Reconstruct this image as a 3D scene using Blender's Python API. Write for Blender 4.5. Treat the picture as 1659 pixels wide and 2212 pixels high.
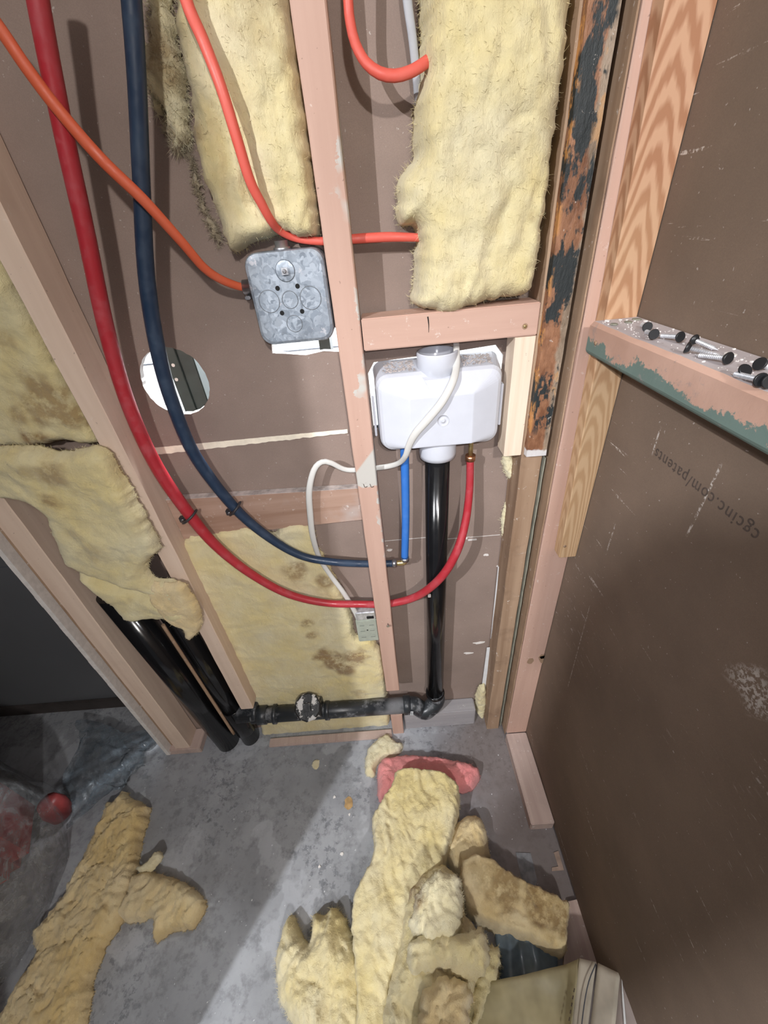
import bpy, bmesh, math, random
from mathutils import Vector, Matrix, noise
from mathutils.geometry import delaunay_2d_cdt
import numpy as np

SC = bpy.context.scene
COL = SC.collection
for o in list(bpy.data.objects):
    bpy.data.objects.remove(o)

# ------------------------------------------------------------------ camera
FPX, YAW, PIT, ROL = 871.3, 0.0218, -0.6127, 0.0998
CAM = Vector((0.0593, -0.6559, 1.3571))
_ca, _sa, _cb, _sb, _cc, _sc = (math.cos(YAW), math.sin(YAW), math.cos(PIT), math.sin(PIT), math.cos(ROL), math.sin(ROL))
RM = Matrix(((_ca, -_sa, 0), (_sa, _ca, 0), (0, 0, 1))) @ Matrix(((1, 0, 0), (0, _cb, -_sb), (0, _sb, _cb))) @ Matrix(((_cc, 0, _sc), (0, 1, 0), (-_sc, 0, _cc)))
cd = bpy.data.cameras.new('camera')
cam = bpy.data.objects.new('camera', cd)
COL.objects.link(cam)
cd.sensor_fit = 'VERTICAL'
cd.sensor_height = 36.0
cd.lens = FPX / 2212 * 36.0
cd.clip_start = 0.01
r_, f_, u_ = RM.col[0], RM.col[1], RM.col[2]
cam.matrix_world = Matrix(((r_.x, u_.x, -f_.x, CAM.x), (r_.y, u_.y, -f_.y, CAM.y), (r_.z, u_.z, -f_.z, CAM.z), (0, 0, 0, 1)))
SC.camera = cam

# ------------------------------------------------------------------ light
SC.view_settings.view_transform = 'Standard'
SC.view_settings.look = 'None'
SC.view_settings.gamma = 1
SC.view_settings.exposure = 0.0
w = bpy.data.worlds.new('world')
SC.world = w
w.use_nodes = True
w.node_tree.nodes['Background'].inputs[0].default_value = (0.86, 0.90, 1.0, 1)
w.node_tree.nodes['Background'].inputs[1].default_value = 0.13


def P0(px, py):
    d = RM @ Vector(((px - 829.5) / FPX, 1.0, -(py - 1106) / FPX))
    return CAM + d * ((0 - CAM.y) / d.y)


def area(name, loc, target, size, power, color):
    l = bpy.data.lights.new(name, 'AREA')
    l.shape = 'DISK'
    l.size = size
    l.energy = power
    l.color = color
    o = bpy.data.objects.new(name, l)
    COL.objects.link(o)
    o.location = loc
    o.rotation_euler = (Vector(target) - Vector(loc)).to_track_quat('-Z', 'Y').to_euler()
    return o


area('ceiling_lamp_right', (0.32, -2.2, 2.25), (0.0, 0, 0.8), 0.10, 27, (1.0, 0.97, 0.94))
area('ceiling_lamp_left', (-1.20, -1.85, 2.3), (0.1, 0, 0.4), 0.03, 50, (0.96, 0.97, 1.0))
fl_ = bpy.data.lights.new('phone_lamp', 'SPOT')
fl_.energy = 10; fl_.shadow_soft_size = .006; fl_.spot_size = math.radians(104); fl_.spot_blend = 1.0; fl_.color = (0.95, 0.95, 1.0)
flo = bpy.data.objects.new('phone_lamp', fl_)
COL.objects.link(flo)
flo.location = CAM + RM.col[0] * .012 + RM.col[2] * .022 - RM.col[1] * .004
flo.rotation_euler = (P0(850, 1230) - flo.location).to_track_quat('-Z', 'Y').to_euler()
area('back_room_lamp', (-0.10, 0.60, 2.2), (-0.3, 1.15, 1.0), 0.4, 170, (0.93, 0.97, 1.0))

# ------------------------------------------------------------------ helpers
def P(px, py, axis, val):
    """world point on the real plane axis=val seen at photograph pixel px,py"""
    d = RM @ Vector(((px - 829.5) / FPX, 1.0, -(py - 1106) / FPX))
    ax = 'xyz'.index(axis)
    return CAM + d * ((val - CAM[ax]) / d[ax])


WL = {}


def tag(o, label=None, cat=None, group=None, kind=None):
    if label: o['label'] = label
    if cat: o['category'] = cat
    if group: o['group'] = group
    if kind: o['kind'] = kind
    return o


def empty(name, loc, label, cat, group=None):
    o = bpy.data.objects.new(name, None)
    o.empty_display_size = 0.02
    COL.objects.link(o)
    o.location = loc
    WL[o.name] = Vector(loc)
    return tag(o, label, cat, group)


class MB:
    def __init__(s):
        s.v = []; s.f = []; s.m = []; s.att = None; s.sm = []

    def add(s, vs, fs, mi=0, smooth=False):
        n = len(s.v)
        s.v += [Vector(v) for v in vs]
        for f in fs:
            s.f.append([i + n for i in f]); s.m.append(mi); s.sm.append(smooth)
        return s

    def box(s, a, b, mi=0, bev=0.0, mat=None, top=None):
        """chamfered box from a to b"""
        a = Vector(a); b = Vector(b)
        x = [min(a[i], b[i]) for i in range(3)]; y = [max(a[i], b[i]) for i in range(3)]
        bm = bmesh.new()
        vs = [bm.verts.new((X, Y, Z)) for X in (x[0], y[0]) for Y in (x[1], y[1]) for Z in (x[2], y[2])]
        for q in ((0, 1, 3, 2), (4, 6, 7, 5), (0, 4, 5, 1), (2, 3, 7, 6), (0, 2, 6, 4), (1, 5, 7, 3)):
            bm.faces.new([vs[i] for i in q])
        if bev:
            bmesh.ops.bevel(bm, geom=list(bm.edges), offset=bev, segments=2, affect='EDGES')
        bm.verts.index_update(); bm.normal_update()
        V = [v.co.copy() for v in bm.verts]
        if mat: V = [mat @ v for v in V]
        n = len(s.v)
        s.v += V
        for f in bm.faces:
            s.f.append([v.index + n for v in f.verts]); s.sm.append(False)
            s.m.append(top if (top is not None and f.normal.z > .5) else mi)
        bm.free()
        return s

    def prism(s, quad, depthvec, mi=0):
        q = [Vector(p) for p in quad]; d = Vector(depthvec); n = len(q)
        vs = q + [p + d for p in q]
        fs = [list(range(n)), list(range(2 * n - 1, n - 1, -1))] + [[i, i + n, (i + 1) % n + n, (i + 1) % n] for i in range(n)]
        return s.add(vs, fs, mi)

    def tube(s, pts, r, seg=14, step=0.006, flat=1.0, ref=None, caps=True, mi=0, wob=0.0):
        P_ = [Vector(p) for p in pts]
        R_ = r if isinstance(r, (list, tuple)) else [r] * len(P_)
        C_ = []; RR = []
        n = len(P_)
        for i in range(n - 1):
            p0 = P_[i - 1] if i else P_[0] * 2 - P_[1]
            p1, p2 = P_[i], P_[i + 1]
            p3 = P_[i + 2] if i + 2 < n else P_[-1] * 2 - P_[-2]
            k = max(2, int((p2 - p1).length / step)) if n > 2 else 1
            for j in range(k):
                t = j / k
                C_.append(0.5 * ((2 * p1) + (p2 - p0) * t + (2 * p0 - 5 * p1 + 4 * p2 - p3) * t * t + (3 * p1 - p0 - 3 * p2 + p3) * t ** 3))
                RR.append(R_[i] * (1 - t) + R_[i + 1] * t)
        C_.append(P_[-1]); RR.append(R_[-1])
        T = [(C_[min(i + 1, len(C_) - 1)] - C_[max(i - 1, 0)]).normalized() for i in range(len(C_))]
        nrm = Vector(ref) if ref else Vector((0, -1, 0.2))
        nrm = (nrm - T[0] * nrm.dot(T[0])).normalized()
        vs = []; fs = []
        for i, c in enumerate(C_):
            base = Vector(ref) if ref else nrm
            nrm = (base - T[i] * base.dot(T[i])).normalized()
            bn = T[i].cross(nrm)
            for k in range(seg):
                a = 2 * math.pi * k / seg
                w_ = 1 + wob * noise.noise(c * 60 + Vector((k, 0, 0)))
                vs.append(c + (nrm * math.cos(a) * RR[i] * flat + bn * math.sin(a) * RR[i]) * w_)
        for i in range(len(C_) - 1):
            for k in range(seg):
                k2 = (k + 1) % seg
                fs.append([i * seg + k, i * seg + k2, (i + 1) * seg + k2, (i + 1) * seg + k])
        s.add(vs, fs, mi, True)
        if caps:
            m = len(s.v) - len(vs)
            for f in ([m + k for k in range(seg)][::-1], [m + (len(C_) - 1) * seg + k for k in range(seg)]):
                s.f.append(f); s.m.append(mi); s.sm.append(False)
        return s

    def lathe(s, base, axis, prof, seg=24, mi=0, smooth=True):
        """prof: list of (radius, distance along axis)"""
        base = Vector(base); ax = Vector(axis).normalized()
        n1 = ax.orthogonal().normalized(); n2 = ax.cross(n1)
        vs = []
        for r, d in prof:
            for k in range(seg):
                a = 2 * math.pi * k / seg
                vs.append(base + ax * d + n1 * math.cos(a) * r + n2 * math.sin(a) * r)
        fs = []
        for i in range(len(prof) - 1):
            for k in range(seg):
                k2 = (k + 1) % seg
                fs.append([i * seg + k, i * seg + k2, (i + 1) * seg + k2, (i + 1) * seg + k])
        s.add(vs, fs, mi, smooth)
        m = len(s.v) - len(vs)
        s.f.append([m + k for k in range(seg)][::-1]); s.m.append(mi); s.sm.append(False)
        s.f.append([m + (len(prof) - 1) * seg + k for k in range(seg)]); s.m.append(mi); s.sm.append(False)
        return s

    def build(s, name, mats, parent=None, loc=None):
        if not isinstance(mats, (list, tuple)): mats = [mats]
        if loc is None:
            xs = [v.x for v in s.v]; ys = [v.y for v in s.v]; zs = [v.z for v in s.v]
            loc = Vector(((min(xs) + max(xs)) / 2, (min(ys) + max(ys)) / 2, min(zs)))
        loc = Vector(loc)
        me = bpy.data.meshes.new(name)
        me.from_pydata([tuple(v - loc) for v in s.v], [], s.f)
        for m in mats: me.materials.append(m)
        me.polygons.foreach_set('material_index', s.m)
        me.polygons.foreach_set('use_smooth', s.sm)
        if s.att is not None:
            a = me.attributes.new('dirt', 'FLOAT', 'POINT')
            a.data.foreach_set('value', (s.att + [0.0] * len(s.v))[:len(s.v)])
        me.update()
        bm = bmesh.new(); bm.from_mesh(me)
        if s.att is None: bmesh.ops.recalc_face_normals(bm, faces=bm.faces)
        bm.to_mesh(me); bm.free()
        o = bpy.data.objects.new(name, me)
        COL.objects.link(o)
        if parent:
            o.parent = parent
            o.location = loc - WL[parent.name]
        else:
            o.location = loc
        WL[o.name] = loc
        return o


def struct(name, mb, mats, parent=None):
    o = mb.build(name, mats, parent)
    if not parent: o['kind'] = 'structure'
    return o


# ------------------------------------------------------------------ materials
class N:
    def __init__(s, name, rough=0.8):
        s.mat = bpy.data.materials.new(name)
        s.mat.use_nodes = True
        s.t = s.mat.node_tree
        s.b = s.t.nodes['Principled BSDF']
        s.b.inputs['Roughness'].default_value = rough
        s.tc = s.t.nodes.new('ShaderNodeTexCoord')
        s.co = s.tc.outputs['Object']

    def new(s, typ, **kw):
        n = s.t.nodes.new('ShaderNode' + typ)
        for k, v in kw.items(): setattr(n, k, v)
        return n

    def map(s, scale=(1, 1, 1), rot=(0, 0, 0)):
        m = s.new('Mapping')
        m.inputs['Scale'].default_value = scale
        m.inputs['Rotation'].default_value = rot
        s.t.links.new(s.co, m.inputs[0])
        return m.outputs[0]

    def noise(s, scale, detail=4, rough=.55, stretch=None, rot=(0, 0, 0), dist=0.0):
        n = s.new('TexNoise')
        n.inputs['Scale'].default_value = scale
        n.inputs['Detail'].default_value = detail
        n.inputs['Roughness'].default_value = rough
        n.inputs['Distortion'].default_value = dist
        s.t.links.new(s.map(stretch or (1, 1, 1), rot), n.inputs['Vector'])
        return n.outputs['Fac']

    def ramp(s, fac, a, b, lo=0.0, hi=1.0):
        n = s.new('MapRange')
        s.t.links.new(fac, n.inputs[0])
        n.inputs[1].default_value = a; n.inputs[2].default_value = b
        n.inputs[3].default_value = lo; n.inputs[4].default_value = hi
        return n.outputs[0]

    def mix(s, fac, a, b, mode='MIX'):
        n = s.new('Mix', data_type='RGBA', blend_type=mode)
        for sock, v in ((n.inputs[0], fac), (n.inputs[6], a), (n.inputs[7], b)):
            if isinstance(v, (int, float)): sock.default_value = v
            elif isinstance(v, tuple): sock.default_value = (*v, 1)
            else: s.t.links.new(v, sock)
        return n.outputs[2]

    def math(s, op, a, b=0.0, c=None):
        n = s.new('Math', operation=op)
        for i, v in enumerate((a, b, c)):
            if v is None: continue
            if isinstance(v, (int, float)): n.inputs[i].default_value = v
            else: s.t.links.new(v, n.inputs[i])
        return n.outputs[0]

    def sep(s):
        n = s.new('SeparateXYZ'); s.t.links.new(s.co, n.inputs[0])
        return n.outputs

    def attr(s, name):
        n = s.new('Attribute'); n.attribute_name = name
        return n.outputs['Fac']

    def color(s, c):
        if isinstance(c, tuple): s.b.inputs['Base Color'].default_value = (*c, 1)
        else: s.t.links.new(c, s.b.inputs['Base Color'])
        return s

    def bump(s, h, strength=.3, dist=.002):
        n = s.new('Bump'); n.inputs['Strength'].default_value = strength; n.inputs['Distance'].default_value = dist
        s.t.links.new(h, n.inputs['Height']); s.t.links.new(n.outputs[0], s.b.inputs['Normal'])
        return s

    def set(s, **kw):
        for k, v in kw.items(): s.b.inputs[k.replace('_', ' ')].default_value = v
        return s


def simple(name, col, rough=.5, var=.12, sc=40, **kw):
    n = N(name, rough)
    f = n.noise(sc, 3)
    n.color(n.mix(n.ramp(f, .35, .65), tuple(c * (1 - var) for c in col), tuple(min(1, c * (1 + var)) for c in col)))
    n.set(**kw)
    return n.mat


def wood(name, a, b, dirt=(.25, .15, .1), dirtamt=.3, grain=1.0, axis=2, paint=None, chalk=0.0, seed=0.0):
    n = N(name, .75)
    st = [30, 30, 30]; st[axis] = 1.6
    g = n.noise(1.0 * grain, 5, .6, tuple(st), dist=.6)
    c = n.mix(n.ramp(g, .35, .68), a, b)
    mot = n.noise(9, 4, .6)
    c = n.mix(n.ramp(mot, .55, .8, 0, dirtamt), c, dirt)
    if paint:
        pm = n.ramp(n.noise(26 + seed, 5, .7), .60, .62)
        c = n.mix(n.math('MULTIPLY', pm, paint[1]), c, paint[0])
    if chalk:
        ch = n.ramp(n.noise(70, 6, .75), .62, .68, 0, chalk)
        c = n.mix(ch, c, (.8, .77, .74))
    sp = n.ramp(n.noise(160, 2, .5), .72, .76, 0, .45)
    c = n.mix(sp, c, (.12, .07, .05))
    n.color(c).bump(g, .25, .0015)
    return n


PINK = (.50, .32, .25); PINK2 = (.57, .375, .30)
M = {}
M['pink'] = wood('salmon_primed_wood', PINK, PINK2, dirt=(.50, .33, .26), chalk=.35).mat
M['pink_x'] = wood('salmon_primed_wood_across', PINK, PINK2, dirt=(.45, .28, .22), axis=0, chalk=.5).mat
M['spruce'] = wood('pale_spruce', (.64, .49, .39), (.74, .59, .48), dirt=(.42, .30, .22), chalk=.2).mat
M['newwood'] = wood('new_pine', (.64, .42, .25), (.80, .60, .40), grain=1.4, dirt=(.5, .33, .2), dirtamt=.15).mat
M['oldwood'] = wood('old_brown_wood', (.27, .17, .105), (.42, .29, .195), dirt=(.12, .07, .045), dirtamt=.8, chalk=.6).mat
M['boardwood'] = wood('dusty_board', (.33, .20, .14), (.47, .32, .25), dirt=(.45, .40, .38), dirtamt=.8, axis=0, chalk=.5).mat
M['palepine'] = wood('fresh_pine_block', (.72, .56, .42), (.84, .70, .56), grain=1.5, dirtamt=.1).mat


def stud_center():
    n = N('salmon_stud_with_bare_patch', .75)
    g = n.noise(1.0, 5, .6, (30, 30, 1.6))
    c = n.mix(n.ramp(g, .35, .68), PINK, PINK2)
    x, y, z = n.sep()
    # pale worn paint along the right edge and one bare putty band
    edge = n.math('ADD', x, n.ramp(n.noise(14, 6, .7), .3, .7, -.022, .022))
    m1 = n.math('MULTIPLY', n.ramp(edge, .015, .017), n.ramp(n.noise(9, 3), .48, .52))
    zz = n.math('MULTIPLY', n.ramp(z, .50, .52), n.ramp(z, 1.25, 1.22))
    m1 = n.math('MULTIPLY', m1, zz)
    band = n.math('MULTIPLY', n.ramp(n.math('ADD', z, n.ramp(n.noise(30, 3), 0, 1, -.012, .012)), .688, .69), n.ramp(n.math('ADD', z, n.math('MULTIPLY', x, -1.2)), .745, .74))
    m = n.math('MAXIMUM', m1, band)
    c = n.mix(m, c, (.52, .50, .46))
    sp = n.ramp(n.noise(160, 2, .5), .72, .76, 0, .5)
    c = n.mix(sp, c, (.12, .07, .05))
    ch = n.ramp(n.noise(60, 6, .75), .66, .70, 0, .5)
    c = n.mix(ch, c, (.8, .7, .64))
    return n.color(c).bump(g, .2, .0015).mat


M['center'] = stud_center()


def rings():
    n = N('fir_with_arched_grain', .6)
    mp = n.map((26, 26, 2.4))
    wv = n.new('TexWave', wave_type='RINGS', rings_direction='SPHERICAL')
    wv.inputs['Scale'].default_value = 3.4; wv.inputs['Distortion'].default_value = 7; wv.inputs['Detail'].default_value = 3
    wv.inputs['Detail Scale'].default_value = .6
    n.t.links.new(mp, wv.inputs['Vector'])
    f = n.ramp(wv.outputs['Fac'], .15, .8)
    x, y, z = n.sep()
    tone = n.ramp(n.math('ADD', z, n.ramp(n.noise(5, 3), .3, .7, -.15, .15)), .28, .62)
    c1 = n.mix(f, (.50, .31, .165), (.62, .42, .245))
    c2 = n.mix(f, (.40, .19, .10), (.58, .34, .21))
    c = n.mix(tone, c1, c2)
    return n.color(c).bump(f, .15, .001).mat


M['fir'] = rings()


def drywall(name, base, scratch=0.0, rot=(0, 0, 0), sc=(1, 1, 1), marks=()):
    n = N(name, .92)
    f = n.noise(6, 5, .6)
    c = n.mix(n.ramp(f, .3, .7), tuple(v * .86 for v in base), tuple(v * 1.13 for v in base))
    g = n.noise(900, 2, .5)
    c = n.mix(n.ramp(g, .35, .65, 0, .25), c, tuple(v * .6 for v in base))
    sp = n.ramp(n.noise(220, 2, .4), .74, .77, 0, .6)
    c = n.mix(sp, c, (.55, .5, .46))
    if scratch:
        a = n.noise(7, 3, .6, sc, rot)
        b = n.noise(3.2, 3, .6)
        s_ = n.math('MULTIPLY', n.ramp(a, .66, .70), n.ramp(b, .5, .62))
        gr = n.ramp(n.noise(260, 2, .6), .45, .6)
        c = n.mix(n.math('MULTIPLY', n.math('MULTIPLY', s_, gr), scratch), c, (.62, .56, .5))
        h = n.ramp(n.noise(120, 3, .7, (1, .35, 1.6), rot), .63, .70)
        hb = n.ramp(n.noise(2.2, 2, .5), .60, .70)
        c = n.mix(n.math('MULTIPLY', n.math('MULTIPLY', h, hb), .7), c, (.6, .56, .52))
    for (a_, b_, wd, am) in marks:
        y, z = n.sep()[1:3]
        L_ = (b_ - a_).length; d_ = (b_ - a_) / L_
        yy = n.math('SUBTRACT', y, a_.x); zz = n.math('SUBTRACT', z, a_.y)
        al = n.math('ADD', n.math('MULTIPLY', yy, d_.x), n.math('MULTIPLY', zz, d_.y))
        pe = n.math('ABSOLUTE', n.math('SUBTRACT', n.math('MULTIPLY', yy, d_.y), n.math('MULTIPLY', zz, d_.x)))
        mk = n.math('MULTIPLY', n.ramp(pe, wd, wd * .4), n.math('MULTIPLY', n.ramp(al, 0, .01), n.ramp(al, L_, L_ - .01)))
        gr = n.ramp(n.noise(170, 4, .7), .47, .56)
        c = n.mix(n.math('MULTIPLY', n.math('MULTIPLY', mk, gr), am), c, (.62, .57, .52))
    n.color(c).bump(g, .08, .0005)
    return n.mat


M['paper'] = drywall('brown_drywall_paper', (.285, .215, .182))
def _mk(x0, y0, x1, y1, w, am):
    a = P(x0, y0, 'x', .42); b = P(x1, y1, 'x', .42)
    o = Vector((-1.54, .012))
    return (Vector((a.y, a.z)) - o, Vector((b.y, b.z)) - o, w, am)


M['paper_r'] = drywall('brown_drywall_paper_scuffed', (.208, .148, .108), 1.0, (.75, 0, 0), (1, 1, 16),
                       [_mk(1560, 1000, 1482, 1160, .0022, .9), _mk(1428, 920, 1408, 985, .0022, .9), _mk(1612, 1430, 1652, 1560, .026, .75), _mk(1560, 1440, 1620, 1500, .012, .4), _mk(1275, 1305, 1225, 1490, .0018, .6),
                        _mk(1330, 1130, 1308, 1200, .002, .6), _mk(1262, 1830, 1275, 1860, .002, .7), _mk(1300, 1680, 1308, 1692, .0018, .9), _mk(1205, 1790, 1240, 1900, .002, .6), _mk(1310, 1850, 1330, 1900, .0015, .6), _mk(1370, 2020, 1400, 2090, .002, .4)])
M['gypsum'] = simple('white_gypsum', (.68, .65, .63), .9, .08, 90)
M['cream'] = simple('cream_gypsum_edge', (.80, .73, .60), .9, .08, 60)


def concrete():
    n = N('grey_concrete', .62)
    a = n.noise(5, 6, .6); b = n.noise(42, 6, .65)
    c = n.mix(n.ramp(a, .35, .65), (.235, .245, .265), (.36, .375, .40))
    c = n.mix(n.ramp(b, .50, .66, 0, .55), c, (.15, .155, .165))
    bl = n.math('MULTIPLY', n.ramp(n.noise(55, 5, .7), .54, .60), n.ramp(n.noise(4, 2), .48, .60))
    c = n.mix(n.math('MULTIPLY', bl, .55), c, (.09, .10, .115))
    pl = n.ramp(n.noise(7, 4, .6), .57, .60, 0, .45)
    c = n.mix(pl, c, (.47, .49, .53))
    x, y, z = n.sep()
    ed = n.ramp(n.math('ADD', x, n.ramp(n.noise(8, 3), .3, .7, -.05, .05)), 1.14, 1.34)  # brown floor edge, widened to paint in the shade right of the heap
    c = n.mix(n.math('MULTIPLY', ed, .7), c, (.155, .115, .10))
    ws = n.ramp(n.noise(130, 2, .5), .73, .76, 0, .8)
    c = n.mix(ws, c, (.7, .72, .74))
    n.color(c).bump(b, .35, .002)
    n.t.links.new(n.ramp(b, .3, .7, .42, .8), n.b.inputs['Roughness'])
    return n.mat


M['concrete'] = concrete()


def fluff_mat(name, pale, yellow, brown, fac=.5, streak=(1, 1, 1)):
    n = N(name, 1.0)
    a = n.noise(7, 4, .6); b = n.noise(30, 5, .65, streak); d = n.noise(140, 4, .7, streak)
    c = n.mix(n.ramp(a, .36, .64), pale, yellow)
    c = n.mix(n.ramp(b, .50, .78, 0, .5 * fac), c, brown)
    c = n.mix(n.ramp(b, .22, .46, .45, 0), c, tuple(min(.86, v * 1.2 + .02) for v in pale))
    dm = n.math('MULTIPLY', n.attr('dirt'), n.ramp(n.noise(48, 4, .7), .30, .55))
    c = n.mix(dm, c, (.30, .19, .07))
    n.color(c).bump(n.math('ADD', d, n.noise(60, 8, .75, dist=1.0)), .6, .005)
    n.set(Sheen_Weight=.25, Sheen_Roughness=.6)
    n.b.inputs['Subsurface Weight'].default_value = 0.0
    return n.mat


M['wool'] = fluff_mat('yellow_glass_wool', (.72, .645, .42), (.72, .60, .28), (.52, .38, .15), .5, (1, 1, .35))
M['wool_dirty'] = fluff_mat('dirty_yellow_glass_wool', (.68, .62, .40), (.68, .57, .27), (.38, .28, .13), .8)
M['wool_pale'] = fluff_mat('pale_glass_wool', (.76, .70, .50), (.74, .65, .37), (.55, .43, .22), .4)
M['wool_tan'] = fluff_mat('tan_glass_wool', (.76, .64, .40), (.68, .51, .23), (.42, .28, .10), .75, (1, .5, 1))
M['wool_pink'] = fluff_mat('pink_glass_wool', (.80, .30, .29), (.72, .22, .22), (.55, .15, .14), .5)
M['wool_grey'] = fluff_mat('grey_torn_wool', (.42, .35, .26), (.50, .42, .26), (.16, .12, .08), 1.0)


def pexmat(name, col, dusty, rough=.32, amt=.5, rmax=.8):
    n = N(name, rough)
    a = n.noise(30, 5, .7); b = n.noise(8, 3)
    c = n.mix(n.ramp(a, .5, .75, 0, amt), col, dusty)
    c = n.mix(n.ramp(b, .55, .7, 0, amt * .7), c, dusty)
    n.color(c)
    n.t.links.new(n.ramp(a, .4, .7, rough, rmax), n.b.inputs['Roughness'])
    return n.mat


M['red'] = pexmat('red_pipe_plastic', (.42, .028, .040), (.48, .16, .18), .3, .35)
M['navy'] = pexmat('navy_pipe_plastic', (.016, .034, .070), (.08, .12, .18), .35, .35)
M['blue'] = pexmat('bright_blue_plastic', (.035, .17, .56), (.12, .28, .60), .35, .4)
M['orange'] = pexmat('orange_cable_sheath', (.62, .11, .045), (.62, .22, .14), .45, .2)
M['orangered'] = pexmat('coral_cable_sheath', (.66, .10, .07), (.70, .24, .19), .45, .2)
M['white_cable'] = pexmat('off_white_cable_sheath', (.62, .61, .58), (.50, .50, .49), .45, .2)
M['grey_cable'] = pexmat('grey_conduit', (.40, .41, .44), (.28, .28, .30), .5, .3)
M['abs'] = pexmat('black_drain_plastic', (.008, .008, .009), (.04, .04, .042), .14, .06, .2)
M['abs_dirty'] = pexmat('dusty_black_drain_plastic', (.026, .030, .035), (.34, .35, .37), .3, 1.0)


def abs_spl():
    n = N('black_fitting_with_white_splashes', .4)
    a = n.noise(32, 5, .6, (1, 1, 1))
    x, y, z = n.sep()
    up = n.ramp(z, .022, .034)
    c = n.mix(n.math('MULTIPLY', n.ramp(a, .50, .53), up), (.02, .021, .023), (.62, .61, .6))
    return n.color(c).bump(a, .6, .004).mat


M['abs_splash'] = abs_spl()
M['pvc'] = simple('white_box_plastic', (.60, .62, .68), .22, .02, 30)
M['pvc_dust'] = simple('dusty_white_plastic', (.45, .40, .38), .8, .3, 60)


def galv():
    n = N('galvanised_steel', .42)
    v = n.new('TexVoronoi'); v.inputs['Scale'].default_value = 170
    mp = n.map()
    ns = n.new('TexNoise'); ns.inputs['Scale'].default_value = 60; n.t.links.new(mp, ns.inputs['Vector'])
    ad = n.new('VectorMath', operation='MULTIPLY_ADD'); n.t.links.new(ns.outputs['Color'], ad.inputs[0])
    ad.inputs[1].default_value = (.03, .03, .03); n.t.links.new(mp, ad.inputs[2]); n.t.links.new(ad.outputs[0], v.inputs['Vector'])
    r = n.new('SeparateColor'); n.t.links.new(v.outputs['Color'], r.inputs[0])
    c = n.mix(r.outputs[0], (.25, .29, .34), (.42, .47, .53))
    c = n.mix(n.ramp(n.noise(18, 4), .5, .7, 0, .5), c, (.17, .19, .22))
    c = n.mix(n.ramp(n.noise(34, 5, .7), .63, .66, 0, .7), c, (.58, .57, .60))
    n.set(Metallic=.45)
    n.t.links.new(n.ramp(r.outputs[1], 0, 1, .32, .6), n.b.inputs['Roughness'])
    return n.color(c).mat


M['galv'] = galv()
M['galv_line'] = simple('knockout_groove_dark', (.13, .14, .15), .6)
M['hole'] = simple('black_hole_inside', (.006, .006, .006), .9)
M['steel'] = simple('dull_steel', (.40, .40, .42), .35, .2, 50, Metallic=.9)
M['zinc'] = simple('bright_zinc_shank', (.62, .63, .66), .35, .2, 120, Metallic=.6)
M['blackhead'] = simple('black_screw_head', (.015, .016, .018), .4)
M['blackclip'] = simple('black_clip_plastic', (.035, .032, .036), .45, .3)
M['copper'] = simple('copper_ring', (.55, .27, .15), .3, .1, 60, Metallic=.9)
M['brass'] = simple('brass_fitting', (.55, .42, .2), .3, .1, 60, Metallic=.8)
M['sage'] = simple('sage_green_box_plastic', (.36, .39, .33), .55, .08, 60)
M['sage_d'] = simple('sage_relief_dark', (.20, .22, .19), .6, .08, 60)
M['label'] = simple('white_label_paper', (.72, .74, .76), .6, .05)
M['ink'] = simple('printed_ink', (.085, .062, .05), .9, .2, 200)
M['ink_b'] = simple('blue_print_ink', (.10, .22, .30), .9, .1, 200)
M['barcode'] = simple('barcode_ink', (.08, .10, .12), .9, .1, 200)
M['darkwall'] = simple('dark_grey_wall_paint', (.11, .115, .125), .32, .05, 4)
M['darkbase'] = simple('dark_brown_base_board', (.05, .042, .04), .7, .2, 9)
M['whitewall'] = simple('white_room_wall', (.85, .87, .88), .5, .02, 3)
M['postgreen'] = simple('dark_green_painted_steel', (.028, .040, .038), .35, .2, 20)
M['line'] = simple('dark_seam_line', (.09, .10, .12), .8)
M['greywood'] = wood('grey_dusted_board', (.30, .29, .30), (.40, .38, .39), dirt=(.13, .12, .12), dirtamt=.6, axis=0, chalk=.8).mat
M['pinkplate'] = wood('dusty_pink_plate', (.44, .33, .29), (.55, .43, .38), dirt=(.25, .2, .18), dirtamt=.4, axis=1, chalk=.6).mat
M['dust'] = wood('rail_dust', (.46, .41, .42), (.60, .56, .57), dirt=(.30, .24, .22), dirtamt=.6, axis=1, chalk=1.0).mat
M['chip'] = simple('white_chip', (.78, .75, .72), .9)
M['greenchip'] = simple('green_grey_chip', (.25, .25, .20), .9)
M['redplastic'] = simple('red_container_plastic', (.38, .015, .012), .35, .15, 12)
M['darkred'] = simple('dark_red_label', (.30, .05, .05), .4)


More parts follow.
